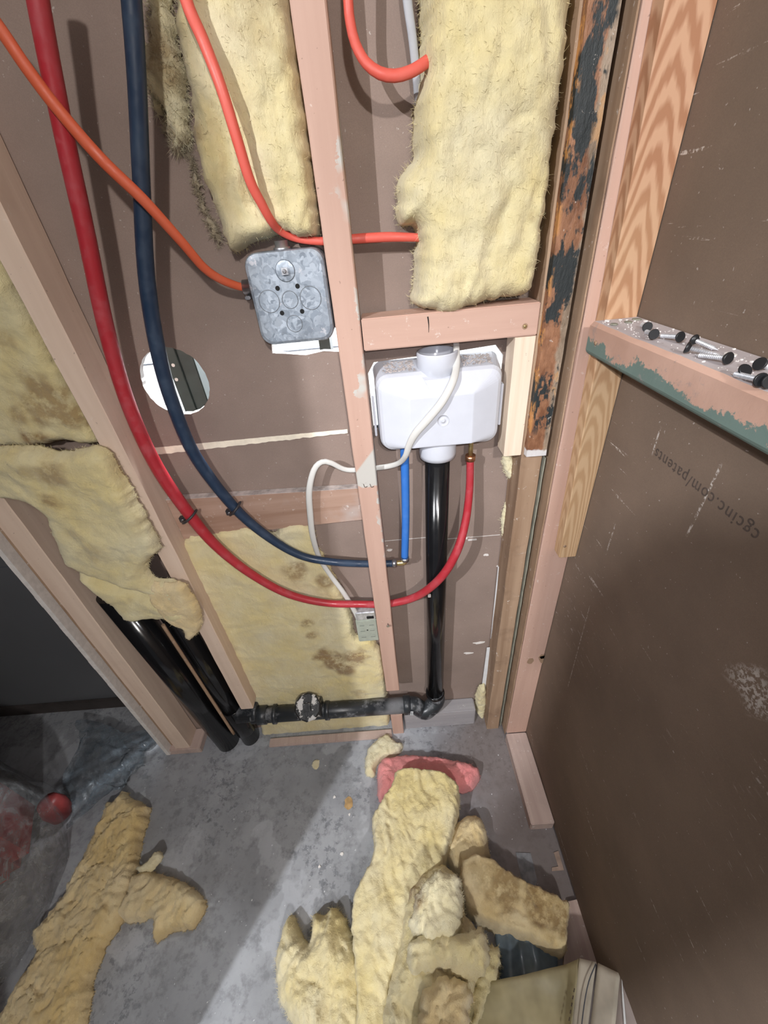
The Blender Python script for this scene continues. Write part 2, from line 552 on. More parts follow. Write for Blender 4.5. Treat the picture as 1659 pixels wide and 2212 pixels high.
def rustmat():
    n = N('rusty_flaking_paint', .55)
    a = n.noise(8, 6, .65, (2.2, 1, 1)); b = n.noise(30, 6, .7, (1.5, 1, .6))
    x, y, z = n.sep()
    c = n.mix(n.ramp(b, .38, .62), (.16, .065, .030), (.33, .16, .085))
    lf = n.math('ADD', x, n.ramp(n.noise(20, 4), .3, .7, -.008, .008))
    tan = n.ramp(lf, .006, .010)
    c = n.mix(tan, c, n.mix(n.ramp(b, .4, .6), (.20, .145, .10), (.34, .26, .19)))
    bl = n.math('MULTIPLY', n.ramp(a, .49, .515), n.ramp(lf, .016, .012))
    bl = n.math('MULTIPLY', bl, n.ramp(z, .03, .06))
    c = n.mix(bl, c, (.018, .024, .026))
    org = n.math('MULTIPLY', n.ramp(n.noise(40, 5, .7, (1, 1, .5)), .56, .6), n.ramp(x, .004, .012))
    org2 = n.math('MULTIPLY', n.ramp(n.noise(44, 5, .7, (1, 1, .5)), .52, .58), n.ramp(x, -.014, -.02))
    c = n.mix(n.math('MULTIPLY', org, .7), c, (.50, .28, .12))
    c = n.mix(n.math('MULTIPLY', org2, .9), c, (.58, .27, .08))
    wh = n.ramp(n.noise(80, 4, .7), .67, .70, 0, .7)
    c = n.mix(wh, c, (.6, .55, .5))
    c = n.mix(n.ramp(n.math('ADD', z, n.ramp(n.noise(40, 3), .3, .7, -.004, .004)), .013, .010), c, (.62, .60, .60))
    return n.color(c).bump(b, .8, .004).mat


M['rust'] = rustmat()


def railmat():
    n = N('salmon_paint_over_green_board', .8)
    x, y, z = n.sep()
    nz = n.ramp(n.noise(26, 6, .75), .25, .75, -.02, .02)
    m = n.ramp(n.math('ADD', z, nz), .019, .016)
    c = n.mix(m, n.mix(n.ramp(n.noise(9, 3), .4, .6), (.50, .31, .235), (.60, .385, .30)), (.145, .21, .185))
    gr = n.ramp(n.noise(50, 6, .7), .60, .66, 0, .5)
    c = n.mix(gr, c, (.33, .27, .25))
    kn = n.new('TexVoronoi'); kn.inputs['Scale'].default_value = 5
    n.t.links.new(n.map((1, 1, 1.6)), kn.inputs['Vector'])
    c = n.mix(n.ramp(kn.outputs['Distance'], .09, .04, 0, .8), c, (.07, .045, .035))
    return n.color(c).bump(n.noise(40, 5, .7), .3, .002).mat


M['rail'] = railmat()


def film(name, tint, alpha, rough=.12):
    n = N(name, rough)
    n.color(n.mix(n.ramp(n.noise(14, 5, .7), .4, .6), tint, tuple(min(1, v * 1.6) for v in tint)))
    f = n.ramp(n.noise(22, 5, .7, dist=1.2), .40, .62, alpha * .55, min(1, alpha * 1.5))
    n.t.links.new(f, n.b.inputs['Alpha'])
    n.bump(n.noise(26, 4, .6, dist=1.5), .7, .006)
    return n.mat


M['film'] = film('clear_plastic_film', (.24, .25, .26), .42)
M['film_dark'] = film('smoky_plastic_film', (.10, .12, .14), .65)
M['film_y'] = simple('yellowed_plastic_facing', (.40, .355, .215), .32, .22, 14)
M['film_w'] = simple('milky_plastic_fold', (.52, .48, .40), .25, .15, 20)
M['film_g'] = simple('grey_plastic_flap', (.33, .28, .26), .22, .15, 14)

# ------------------------------------------------------------------ room shell
WD = .064; RX = .42; TOP = 2.42
FLX = -1.05  # floor object's origin
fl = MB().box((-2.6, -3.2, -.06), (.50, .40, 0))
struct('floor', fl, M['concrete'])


def ring_panel(outer, holes, y0, y1, mi_front=0, mi_side=1):
    """flat sheet in the x-z plane with holes, extruded from y0 to y1"""
    mb = MB()
    pts = [Vector(p) for p in outer]; edges = [(i, (i + 1) % len(outer)) for i in range(len(outer))]
    faces_in = []
    for h in holes:
        k = len(pts)
        pts += [Vector(p) for p in h]
        edges += [(k + i, k + (i + 1) % len(h)) for i in range(len(h))]
    out = delaunay_2d_cdt([p.to_2d() for p in pts], edges, [], 0, 1e-6)
    V, F = out[0], out[2]

    def inside(p, poly):
        c = False; j = len(poly) - 1
        for i in range(len(poly)):
            a, b = poly[i], poly[j]
            if (a[1] > p[1]) != (b[1] > p[1]) and p[0] < (b[0] - a[0]) * (p[1] - a[1]) / (b[1] - a[1]) + a[0]: c = not c
            j = i
        return c
    keep = []
    for f in F:
        c = (V[f[0]] + V[f[1]] + V[f[2]]) / 3
        if inside(c, outer) and not any(inside(c, h) for h in holes): keep.append(f)
    n = len(V)
    mb.add([(v.x, y0, v.y) for v in V] + [(v.x, y1, v.y) for v in V], [], 0)
    for f in keep:
        mb.f.append(list(f)); mb.m.append(mi_front); mb.sm.append(False)
        mb.f.append([i + n for i in f][::-1]); mb.m.append(mi_front); mb.sm.append(False)
    for loop in [outer] + holes:
        k = len(mb.v); L = len(loop)
        mb.v += [Vector((p[0], y0, p[1])) for p in loop] + [Vector((p[0], y1, p[1])) for p in loop]
        for i in range(L):
            mb.f.append([k + i, k + (i + 1) % L, k + L + (i + 1) % L, k + L + i]); mb.m.append(mi_side); mb.sm.append(False)
    return mb


def xz(px, py, y=WD):
    p = P(px, py, 'y', y)
    return (p.x, p.z)


random.seed(4)
cx, cz = xz(379, 826); hole = []
for k in range(64):
    a = 2 * math.pi * k / 64
    r = .0585 * (1 + .016 * noise.noise(Vector((math.cos(a) * 9, math.sin(a) * 9, 0)))) + random.uniform(-.0007, .0007)
    hole.append((cx + math.cos(a) * r * .98, cz + math.sin(a) * r))
slot = [xz(584, 700), xz(700, 700), xz(736, 712), xz(738, 760), xz(700, 758), xz(660, 767), xz(618, 764), xz(588, 763)]
boxcut = [(.040, 1.032), (.268, 1.030), (.276, 1.16), (.262, 1.178), (.20, 1.174), (.10, 1.170), (.052, 1.168), (.040, 1.15)]
seam_z = xz(550, 948)[1]
outer = [(-.738, seam_z), (.417, seam_z), (.417, TOP), (-.738, TOP)]
wb = ring_panel(outer, [hole, slot, boxcut], WD, WD + .0125)
WALL = struct('wall_back', wb, [M['paper'], M['gypsum']])
# torn lower edge of the upper sheet: cream gypsum showing in a strip above the lower sheet
t = MB()
up = []; lo = []
for i in range(60):
    u = i / 59
    x = -.40 + u * .39
    thick = .017 * (1 - .55 * u) + .0025 * noise.noise(Vector((u * 30, 0, 0)))
    up.append(Vector((x, WD + .001, seam_z + .004))); lo.append(Vector((x, WD - .004, seam_z + .004 - thick)))
for i in range(59):
    t.add([up[i], up[i + 1], lo[i + 1], lo[i], up[i] + Vector((0, .01, 0)), up[i + 1] + Vector((0, .01, 0)), lo[i + 1] + Vector((0, .012, 0)), lo[i] + Vector((0, .012, 0))],
          [[0, 1, 2, 3], [4, 7, 6, 5], [0, 4, 5, 1], [3, 2, 6, 7]])
struct('trim_1', t, M['cream'])
lowbox = [(.040, seam_z - .003), (.268, seam_z - .003)]
low = ring_panel([(-.738, 0), (.417, 0), (.417, seam_z), (-.738, seam_z)], [], WD, WD + .0125)
# printed seam line in the right bay
struct('wall_back_lower', low, [M['paper'], M['gypsum']])
sl = MB()
q = [P(830, 1166, 'y', WD - .0004), P(930, 1160, 'y', WD - .0004), P(1015, 1160, 'y', WD - .0004), P(1080, 1155, 'y', WD - .0004)]
for a, b in zip(q, q[1:]): sl.box((a.x, WD - .001, min(a.z, b.z) - .0006), (b.x, WD - .0001, min(a.z, b.z) + .0006))
for px, py in ((1000, 1163), (1020, 1165)):
    p = P(px, py, 'y', WD); sl.box((p.x - .010, WD - .0022, p.z - .002), (p.x + .010, WD - .0001, p.z + .002))
struct('trim_2', sl, M['gypsum'])

# right wall drywall sheet and its print
rw = MB().box((RX, -3.2, 0.012), (RX + .0125, .12, TOP), bev=.001)
WR = struct('wall_right', rw, M['paper_r'])
cu = bpy.data.curves.new('printed_text', 'FONT')
cu.body = 'cgcinc.com/patents'
cu.size = .0215; cu.extrude = .00015; cu.space_character = 1.18
cu.fill_mode = 'BOTH'
to = bpy.data.objects.new('tmp', cu); COL.objects.link(to)
dg = bpy.context.evaluated_depsgraph_get()
tm = bpy.data.meshes.new_from_object(to.evaluated_get(dg))
bpy.data.objects.remove(to)
a = P(1645, 1150, 'x', RX); b = P(1420, 968, 'x', RX)
ydir = (b - a); L = ydir.length
xs = [v.co.x for v in tm.vertices]; wtxt = max(xs) - min(xs)
ex = ydir.normalized(); ez = Vector((-1, 0, 0)); ey = ez.cross(ex)
for v in tm.vertices:
    c = v.co.copy(); c.x *= L / wtxt
    v.co = ex * c.x + ey * c.y * 1.05 + ez * c.z
tm.materials.append(M['ink'])
txt = bpy.data.objects.new('printed_text', tm); COL.objects.link(txt)
txt.parent = WR; txt.location = a + Vector((-.0004, 0, 0)) - WL[WR.name]
txt['label'] = 'faint dark upside-down web address printed on the brown paper'

# far wall to the left behind the wall line, and the base board on it
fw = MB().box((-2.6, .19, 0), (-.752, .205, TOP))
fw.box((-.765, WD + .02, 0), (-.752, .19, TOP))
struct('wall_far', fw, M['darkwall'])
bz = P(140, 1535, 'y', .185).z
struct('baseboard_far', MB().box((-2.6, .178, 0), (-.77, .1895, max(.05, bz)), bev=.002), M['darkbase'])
sz = P(40, 1222, 'y', .19).z
struct('trim_3', MB().box((-2.6, .1885, sz - .0012), (-.9, .1899, sz + .0012)), M['line'])
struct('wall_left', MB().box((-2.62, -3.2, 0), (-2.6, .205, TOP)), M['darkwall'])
# unseen panel added left of the camera to cast the diagonal floor shadow
struct('shade_panel_left', MB().box((-2.6, -.93, 0), (-.66, -.85, TOP)), M['darkwall'])
struct('ceiling', MB().box((-2.6, -3.2, TOP), (.50, 1.5, TOP + .02)), M['whitewall'])
sb = MB(); sb.prism([(-.822, -1.47, 0), (-.712, -1.47, 0), (-.712, -1.47, 1.90), (-.735, -1.47, 1.97), (-.79, -1.47, 1.975), (-.822, -1.47, 1.93)], (0, .03, 0))
struct('shade_post', sb, M['gypsum'])  # added unseen post, shades the right wall from the left lamp
# room behind the wall, seen through the openings
struct('wall_beyond', MB().box((-1.3, 1.2, 0), (.9, 1.22, TOP)), M['whitewall'])
hz = P(350, 784, 'y', 1.2).z
struct('trim_4', MB().box((-1.3, 1.1985, hz - .002), (.9, 1.1999, hz + .002)), M['line'])

# ------------------------------------------------------------------ steel post behind the wall
pa = P(366, 800, 'y', .30); pb = P(392, 800, 'y', .30); pc = P(424, 800, 'y', .30)
post = empty('steel_post', (pb.x, .32, 0), 'dark green steel post seen through the round hole in the drywall', 'post')
MB().box((pa.x, .30, 0), (pb.x, .312, TOP - .02), bev=.001).build('flange', M['postgreen'], post)
MB().box((pb.x, .306, 0), (pc.x, .40, TOP - .02), bev=.002).build('web', M['postgreen'], post)
for px, py in ((374, 789), (381, 820)):
    p = P(px, py, 'y', .2995)
    MB().lathe(p + Vector((0, .0003, 0)), (0, -1, 0), [(.0042, 0), (.0036, .0012)], 8).build('paint_spot', M['gypsum'], post)['label'] = 'white paint spot'
qa = P(690, 750, 'y', .30); qb = P(714, 750, 'y', .30)
p2 = empty('steel_post', (qa.x, .32, 0), 'dark post end seen through the slot under the grey metal box', 'post')
MB().box((qa.x, .30, 0), (qb.x, .36, TOP - .02), bev=.001).build('web', M['postgreen'], p2)
tp = P(436, 860, 'y', .42)
nb = empty('notice_strip', (tp.x, .42, tp.z - .02), 'small beige strip with a red mark seen through the right side of the round hole', 'sign')
m = Matrix.Translation(tp) @ Matrix.Rotation(-.35, 4, 'Y')
MB().box((-.03, 0, -.007), (.03, .003, .007), mat=m).build('strip', simple('beige_card', (.55, .5, .4), .6), nb)
MB().box((-.002, -.001, -.0045), (.006, .0005, .0045), mat=m).build('red_mark', M['redplastic'], nb)

# ------------------------------------------------------------------ framing
def at_z(x0, x1, y0, y1, z0, z1, bev=.0015, lean=0.0, wig=.0008):
    """a stick of lumber with small irregularities, split along its length"""
    mb = MB()
    x0, x1 = min(x0, x1), max(x0, x1); c = .0018
    prof = [(x0 + c, y0), (x1 - c, y0), (x1, y0 + c), (x1, y1 - c), (x1 - c, y1), (x0 + c, y1), (x0, y1 - c), (x0, y0 + c)]
    n = max(2, int((z1 - z0) / .02)); vs = []
    for i in range(n + 1):
        z = z0 + (z1 - z0) * i / n
        for k, (x, y) in enumerate(prof):
            w_ = noise.noise(Vector((x * 40, y * 40, z * 14))) * wig
            vs.append((x + w_ + lean * (z - z0), y + w_ * .6, z))
    fs = []
    for i in range(n):
        for k in range(8):
            fs.append([i * 8 + k, i * 8 + (k + 1) % 8, (i + 1) * 8 + (k + 1) % 8, (i + 1) * 8 + k])
    fs += [list(range(8)), list(range(n * 8, n * 8 + 8))]
    return mb.add(vs, fs)


zc = P(850, 1492, 'y', 0).z
SB = empty('wall_stud', (.019, .032, 0), 'salmon painted stud in the middle with a bare grey patch, right of the metal box', 'stud')
SB_up = at_z(0, .038, 0, WD - .001, zc, TOP - .01).build('upper_length', M['center'], SB, loc=(.019, .032, .27))
zs = P(860, 1552, 'y', 0).z
at_z(.002, .038, .008, WD - .001, 0, max(zs, .10)).build('foot_below_pipe', M['pink'], SB)
p = P(838, 1347, 'y', 0)
MB().lathe(p, (0, -1, -.1), [(.0012, -.01), (.0012, .007), (.0038, .0072), (.0036, .0085)], 10).build('nail', M['steel'], SB)
for px, py in ((789, 1049), (803, 1049)):
    p = P(px, py, 'y', -.0005)
    MB().tube([p + Vector((-.003, 0, .004)), p + Vector((-.001, -.001, -.003)), p + Vector((.004, 0, -.002))], .0006, 6, .002).build('splinter', M['ink'], SB)

L1 = at_z(-.4354, -.3975, 0, WD - .001, P(550, 1530, 'y', 0).z, TOP - .01)
tag(L1.build('wall_stud', M['spruce'], loc=(-.416, .032, .1)), 'pale wooden stud running beside the long red pipe, ending above the black drain', 'stud')
L2 = empty('wall_stud', (-.688, .032, 0), 'pale wooden stud at the far left edge beside the dark opening', 'stud')
at_z(-.708, -.660, 0, WD - .001, .03, TOP - .01).build('post', M['spruce'], L2, loc=(-.686, .032, .1))
st = MB()
n = 70
for i in range(n):
    z0 = .012 + i * (TOP - .05) / n; z1 = z0 + (TOP - .05) / n
    st.box((-.7395 + .0012 * noise.noise(Vector((0, 0, z0 * 30))), -.010, z0), (-.7275, WD, z1))
st.build('drywall_edge', M['gypsum'], L2)['label'] = 'ragged white plaster edge'
MB().box((-.7270, .012, .012), (-.7085, WD, TOP - .04), bev=.001).build('filler_strip', M['oldwood'], L2)['label'] = 'brown strip'
tag(MB().box((-.745, -.004, 0), (-.628, WD - .002, .029), bev=.002).build('bottom_plate', M['pinkplate']), 'short dusty bottom plate under the far left stud', 'plate')
# old brown stud right, rusty strip on it
old = at_z(.3075, .346, 0, WD - .001, 0, TOP - .01, wig=.0016)
tag(old.build('wall_stud', M['oldwood'], loc=(.327, .032, .1)), 'old rough brown stud below the rusty painted strip', 'stud')
rz = P(1160, 985, 'y', -.012).z
ru = MB()
n = 60; vs = []
for i in range(n + 1):
    z = rz + (TOP - .1 - rz) * i / n
    e = noise.noise(Vector((z * 38, 3, 0))) * .0016
    vs += [(.310 + e, -.0005, z), (.311 + e, -.012, z), (.346 + e * .5, -.013, z), (.349 + e, -.0005, z)]
fs = []
for i in range(n):
    for k in range(4): fs.append([i * 4 + k, i * 4 + (k + 1) % 4, i * 4 + 4 + (k + 1) % 4, i * 4 + 4 + k])
fs += [[0, 1, 2, 3], [n * 4 + k for k in range(4)]]
ru.add(vs, fs)
tag(ru.build('rusty_strip', M['rust'], loc=(.330, -.006, rz)), 'rusty brown strip with flaking black paint to the right of the big yellow batt', 'strip')
# layered board edges between old stud and right wall stud
for i, (x, yy, mat_, nm, lb) in enumerate(((.3495, -.004, 'greenchip', 'board_edge', 'grey green torn board edge squeezed beside the old brown stud'),
                                       (.3563, -.031, 'oldwood', 'board_edge', 'thin dark brown board edge lining the salmon corner stud'))):
    e = MB(); n = 80; vs = []
    for k in range(n + 1):
        z = .02 + ((TOP - .06) if i else rz - .03) * k / n
        w_ = noise.noise(Vector((z * 26, i * 7.3, 0))) * .0022
        vs += [(x - .0012 + w_ * .5, yy + w_ * 2, z), (x + .0012 + w_ * .5, yy + w_ * 2, z), (x + .0012 + w_ * .3, WD - .002, z), (x - .0012 + w_ * .3, WD - .002, z)]
    fs = []
    for k in range(n):
        for j in range(4): fs.append([k * 4 + j, k * 4 + (j + 1) % 4, k * 4 + 4 + (j + 1) % 4, k * 4 + 4 + j])
    fs += [[0, 1, 2, 3], [n * 4 + j for j in range(4)]]
    e.add(vs, fs)
    tag(e.build(nm, M[mat_]), lb, 'board edge')
S = at_z(.3585, .4195, -.035, WD - .005, .038, TOP - .01)
SS = empty('wall_stud', (.389, -.005, .038), 'salmon painted corner stud against the right wall, chipped near the bottom', 'stud')
S.build('post', M['pink'], SS, loc=(.389, 0, .2))
# chipped wood patch near foot
cp = P(1160, 1425, 'y', -.0355)
for dx, dz, r in ((.017, 0, .014), (.022, .01, .008), (-.017, -.004, .009), (.012, .012, .007)):
    vs = []
    for k in range(12):
        a = k * math.pi / 6
        rr = r * (1 + .35 * noise.noise(Vector((k * 3.1, dx * 90, 1))))
        x = min(.4190, max(.359, cp.x + dx + math.cos(a) * rr))
        vs.append(Vector((x, -.0362, cp.z + dz + math.sin(a) * rr * 1.3)))
    MB().prism(vs, (0, .0008, 0)).build('chipped_patch', M['oldwood'], SS)
nz = P(1220, 1203, 'y', -.06).z
NB = MB(); n = 50; vs = []
for i in range(n + 1):
    z = nz + (TOP - .05 - nz) * i / n; u = i / n
    xl = .386 - .019 * min(1, (z - nz) / .75)
    e = noise.noise(Vector((z * 9, 8, 0))) * .0008
    vs += [(xl + e, -.036, z), (xl + e, -.0595, z), (xl + e + .0015, -.061, z), (.4185, -.061, z), (.4195, -.036, z)]
fs = []
for i in range(n):
    for k in range(5): fs.append([i * 5 + k, i * 5 + (k + 1) % 5, i * 5 + 5 + (k + 1) % 5, i * 5 + 5 + k])
fs += [[0, 1, 2, 3, 4], [n * 5 + k for k in range(5)]]
NB.add(vs, fs)
NBo = empty('sister_board', (.40, -.048, nz), 'new fir board with arched grain fixed over the salmon corner stud', 'board')
NB.build('board', M['fir'], NBo)
p = P(1220, 1180, 'y', -.0612)
MB().lathe(p, (0, -1, 0), [(.0035, -.002), (.003, .0004), (.0005, .0006)], 10).build('nail_mark', M['oldwood'], NBo)

# horizontal blocking between studs
zb0 = 1.2035; zb1 = 1.2485
BK = empty('blocking', (.175, .022, zb0), 'salmon horizontal block under the big yellow batt, with a nail at its right end', 'block')
MB().box((.0395, .0, zb0 - .001), (.3065, .050, zb1), bev=.0015).build('board', M['pink_x'], BK)
p = P(1134, 705, 'y', 0)
MB().lathe(p, (0, -1, 0), [(.0045, -.001), (.0045, .0003)], 12).build('nail_dent', M['oldwood'], BK)
MB().lathe(p, (0, -1, 0), [(.0025, 0), (.0025, .0014), (.0012, .002)], 10).build('nail', M['brass'], BK)
a = P(924, 684, 'y', -.0003); b = P(926, 718, 'y', -.0003)
MB().tube([a, (a + b) / 2 + Vector((.0008, 0, 0)), b], [.0011, .0007, .0003], 6, .004).build('crack', M['hole'], BK)
# short fresh pine block right of the white box
cz0 = P(1100, 985, 'y', 0).z
tag(at_z(.274, .3065, .000, .045, cz0, zb0 - .002).build('short_block', M['palepine'], loc=(.29, .02, cz0)), 'short fresh pine upright block between the white box and the rusty strip', 'block')
# rail between studs of the right wall, dusty top
ZR = 1.2287; ZR2 = 1.1857
RL = MB(); vs = []; n = 44
for i in range(n + 1):
    y = -.0625 - i * (.9 / n)
    e = noise.noise(Vector((0, y * 22, 5))) * .0011
    vs += [(.3570 + e, y, ZR2 + .003), (.3555 + e, y, ZR2 + .006), (.3555 + e, y, ZR - .005), (.3600 + e, y, ZR - .0005 + e), (.4185, y, ZR), (.4185, y, ZR2 - .0), (.360, y, ZR2)]
fs = []; k7 = 7
for i in range(n):
    for k in range(7): fs.append([i * 7 + k, i * 7 + (k + 1) % 7, i * 7 + 7 + (k + 1) % 7, i * 7 + 7 + k])
RL.add(vs, fs)
for i in range(n):
    RL.m[i * 7 + 3] = 1; RL.m[i * 7 + 2] = 1 if False else 0
RL.f += [list(range(7)), [n * 7 + k for k in range(7)]]; RL.m += [0, 0]; RL.sm += [False, False]
RAIL = empty('rail_block', (.388, -.5, ZR2), 'salmon and green horizontal rail block on the right wall with screws on its dusty top', 'block')
RL.build('board', [M['rail'], M['dust']], RAIL, loc=(.388, -.4, ZR2))
p = P(1287, 741, 'x', .3553)
MB().lathe(p, (-1, 0, 0), [(.003, 0), (.0028, .001), (.001, .0015)], 10).build('nail', M['oldwood'], RAIL)
# lower wooden board behind the pipes
a0 = P(366, 1080, 'y', .046); a1 = P(766, 1056, 'y', .046); a2 = P(780, 1126, 'y', .046); a3 = P(390, 1165, 'y', .046)
BD = empty('backing_board', (-.2, .055, a2.z), 'dusty brown horizontal board behind the red and navy pipes', 'board')
MB().prism([Vector((-.3965, .046, a0.z)), Vector((-.0015, .046, a1.z)), Vector((-.0015, .046, a2.z + .004)), Vector((-.3965, .046, a3.z))], (0, .0165, 0)).build('board', M['boardwood'], BD)
MB().prism([Vector((-.3965, .046, a0.z)), Vector((-.0015, .046, a1.z)), Vector((-.0015, .0625, a1.z)), Vector((-.3965, .0625, a0.z))], (0, 0, .0012)).build('dusty_top', M['pvc_dust'], BD)['label'] = 'pale dust on the top edge'
# bottom plates
tag(MB().box((.3565, -.272, 0), (.4185, -.036, .038), bev=.002).build('bottom_plate', M['pinkplate']), 'dusty pinkish bottom plate along the right wall, sawn off short', 'plate')
tag(MB().box((-.59, .004, 0), (.0, WD - .002, .026), bev=.002).build('bottom_plate', M['pinkplate']), 'dusty bottom plate below the centre yellow batt, under the black drain', 'plate') if False else None
tag(MB().box((-.405, -.006, 0), (-.0015, .020, .010), bev=.002).build('bottom_plate', M['pinkplate']), 'dusty salmon bottom plate below the centre batt', 'plate')
g0 = P(880, 1592, 'y', .0); g1 = P(1028, 1578, 'y', .0)
tag(MB().box((.043, .020, 0), (.272, WD - .001, .085), bev=.003).build('base_board', M['greywood']), 'dusty grey board on the floor behind the drain trap', 'board')

# ------------------------------------------------------------------ glass wool
def resample(poly, step):
    out = []
    n = len(poly)
    for i in range(n):
        a = Vector(poly[i]); b = Vector(poly[(i + 1) % n])
        k = max(1, int((b - a).length / step))
        for j in range(k): out.append(a + (b - a) * j / k)
    return out


def smooth_poly(poly, it=1):
    for _ in range(it):
        q = []
        for i in range(len(poly)):
            a = Vector(poly[i]); b = Vector(poly[(i + 1) % len(poly)])
            q += [a * .8 + b * .2, a * .2 + b * .8]
        poly = q
    return poly


def fluff(name, pix, plane, T, mat, label, cat='insulation', back=0.0, step=.0045, edge=.02, amp=.006, freq=22, ridge=0.0, ridgedir=(1, 0), ragged=.003,
          seed=0, dirt=(), fibers=700, flen=.010, group=None, tilt=(0, 0), boxy=False, crump=1.0, base=None, fold=(), parent=None):
    """soft lump of glass wool. plane=('y',v): outline traced where it stands on plane y=v, growing towards -y;
    plane=('z',v): lying, growing upwards; T thickness"""
    rnd = random.Random(seed + 11)
    ax, val = plane
    W = [P(px, py, ax, val) for px, py in pix]
    if ax == 'y': uv = [Vector((p.x, p.z)) for p in W]
    else: uv = [Vector((p.x, p.y)) for p in W]
    uv = resample(smooth_poly(uv, 1), step)
    out = []
    for i, p in enumerate(uv):
        t = (uv[(i + 1) % len(uv)] - uv[i - 1])
        nn = Vector((t.y, -t.x)).normalized() if t.length > 1e-9 else Vector((0, 0))
        d = (noise.noise(Vector((p.x * 60, p.y * 60, seed))) + .7 * noise.noise(Vector((p.x * 190, p.y * 190, seed + 3)))) * ragged + rnd.uniform(-.25, .25) * ragged
        out.append(p + nn * d)
    nb = len(out)
    B = np.array([(p.x, p.y) for p in out])
    lo = B.min(0); hi = B.max(0)
    gx = np.arange(lo[0], hi[0], step); gy = np.arange(lo[1], hi[1], step * .87)
    pts = []
    for j, y in enumerate(gy):
        for x in gx:
            pts.append((x + (j % 2) * step / 2 + rnd.uniform(-.2, .2) * step, y + rnd.uniform(-.2, .2) * step))
    pts = np.array(pts)
    A0 = B; A1 = np.roll(B, -1, 0)
    ins = np.zeros(len(pts), bool)
    for (xa, ya), (xb, yb) in zip(A0, A1):
        if ya == yb: continue
        c = ((ya > pts[:, 1]) != (yb > pts[:, 1])) & (pts[:, 0] < (xb - xa) * (pts[:, 1] - ya) / (yb - ya) + xa)
        ins ^= c
    pts = pts[ins]

    def bdist(Q):
        d = np.full(len(Q), 1e9)
        for i in range(len(Q)):
            pass
        AB = A1 - A0; L2_ = (AB ** 2).sum(1) + 1e-12
        for s0 in range(0, len(Q), 400):
            q = Q[s0:s0 + 400][:, None, :]
            t = np.clip(((q - A0) * AB).sum(2) / L2_, 0, 1)
            dd = np.sqrt(((q - (A0 + AB * t[..., None])) ** 2).sum(2)).min(1)
            d[s0:s0 + 400] = dd
        return d
    pts = pts[bdist(pts) > step * .45]
    allp = [Vector(p) for p in B] + [Vector(p) for p in pts]
    res = delaunay_2d_cdt(allp, [(i, (i + 1) % nb) for i in range(nb)], [], 1, 1e-7)
    V, F = res[0], res[2]
    Q = np.array([(v.x, v.y) for v in V])
    D = bdist(Q)
    rd = Vector(ridgedir).normalized()
    cen = Q.mean(0)

    def height(u, v, d):
        k = min(d / edge, 1.0)
        pr = math.sqrt(max(0.0, 1 - (1 - k) ** 2))
        if boxy: pr = min(1, pr * 1.4) ** .5
        q = Vector((u, v, seed * 3.7))
        wx = noise.noise(q * freq * .9 + Vector((7, 0, 0))) * .03; wy = noise.noise(q * freq * .9 + Vector((0, 9, 0))) * .03
        q = q + Vector((wx, wy, 0)); u0, v0 = u, v; u = q.x; v = q.y
        h = T * (.12 + .88 * pr)
        n1 = noise.noise(q * freq) + .5 * noise.noise(q * freq * 2.3) + .28 * noise.noise(q * freq * 5.1) + crump * (.22 * noise.noise(q * freq * 11) + .16 * noise.noise(q * freq * 19)) - .4 * crump * max(0, 1 - abs(noise.noise(q * freq * 1.4 + Vector((3, 3, 3)))) * 9)
        h += amp * n1 * (.35 + .65 * pr)
        if ridge:
            s_ = u * rd.y - v * rd.x; l_ = u * rd.x + v * rd.y
            r1 = noise.noise(Vector((s_ * freq * 2.2, l_ * freq * .45, seed + 9.1)))
            r2 = noise.noise(Vector((s_ * freq * 5.5, l_ * freq * .9, seed + 2.1)))
            h += ridge * ((1 - abs(r1) * 2.4) * .7 + (1 - abs(r2) * 2) * .25) * pr
        u, v = u0, v0
        for (fu, fv, du, dv, wdt, amt) in fold:
            s_ = (u - fu) * dv - (v - fv) * du
            h += amt * math.exp(-(s_ / wdt) ** 2) * pr
        h += (u - cen[0]) * tilt[0] + (v - cen[1]) * tilt[1]
        return max(h, T * .06)

    zb = (0.0 if base is None else base) if ax == 'z' else val + back
    ref = (0.002 if base is None else base)

    def w3(u, v, h):
        if ax == 'y': return Vector((u, zb - h, v))
        return Vector((u, v, zb + h))
    mb = MB()
    H = [height(V[i].x, V[i].y, D[i]) for i in range(len(V))]
    top = [w3(V[i].x, V[i].y, H[i]) for i in range(len(V))]
    bot = [w3(V[i].x, V[i].y, 0.0) for i in range(len(V))]
    n = len(V)
    fl_ = (ax == 'y')
    mb.add(top + bot, [list(f) if not fl_ else list(f) for f in F], 0, True)
    e = {}
    for f in F:
        for a_, b_ in zip(f, list(f[1:]) + [f[0]]):
            e[(a_, b_)] = e.get((a_, b_), 0) + 1
    for f in F:
        mb.f.append([i + n for i in f][::-1]); mb.m.append(0); mb.sm.append(True)
    for (a_, b_) in list(e):
        if (b_, a_) not in e:
            mb.f.append([b_, a_, a_ + n, b_ + n]); mb.m.append(0); mb.sm.append(True)
    # stains
    att = [0.0] * len(mb.v)
    for (px, py, rr, st_) in dirt:
        c = P(px, py, ax, val)
        for i in range(len(V)):
            q = top[i]
            dd = math.hypot(q.x - c.x, (q.z - c.z) if ax == 'y' else (q.y - c.y))
            dd *= 1 + .5 * noise.noise(q * 45)
            k = max(0, 1 - dd / rr)
            att[i] = max(att[i], min(1, k * 2.2) * st_)
    mb.att = att
    # loose fibres
    tris = F
    edgev = [i for i in range(n) if D[i] < step * .8]
    bm_n = {}
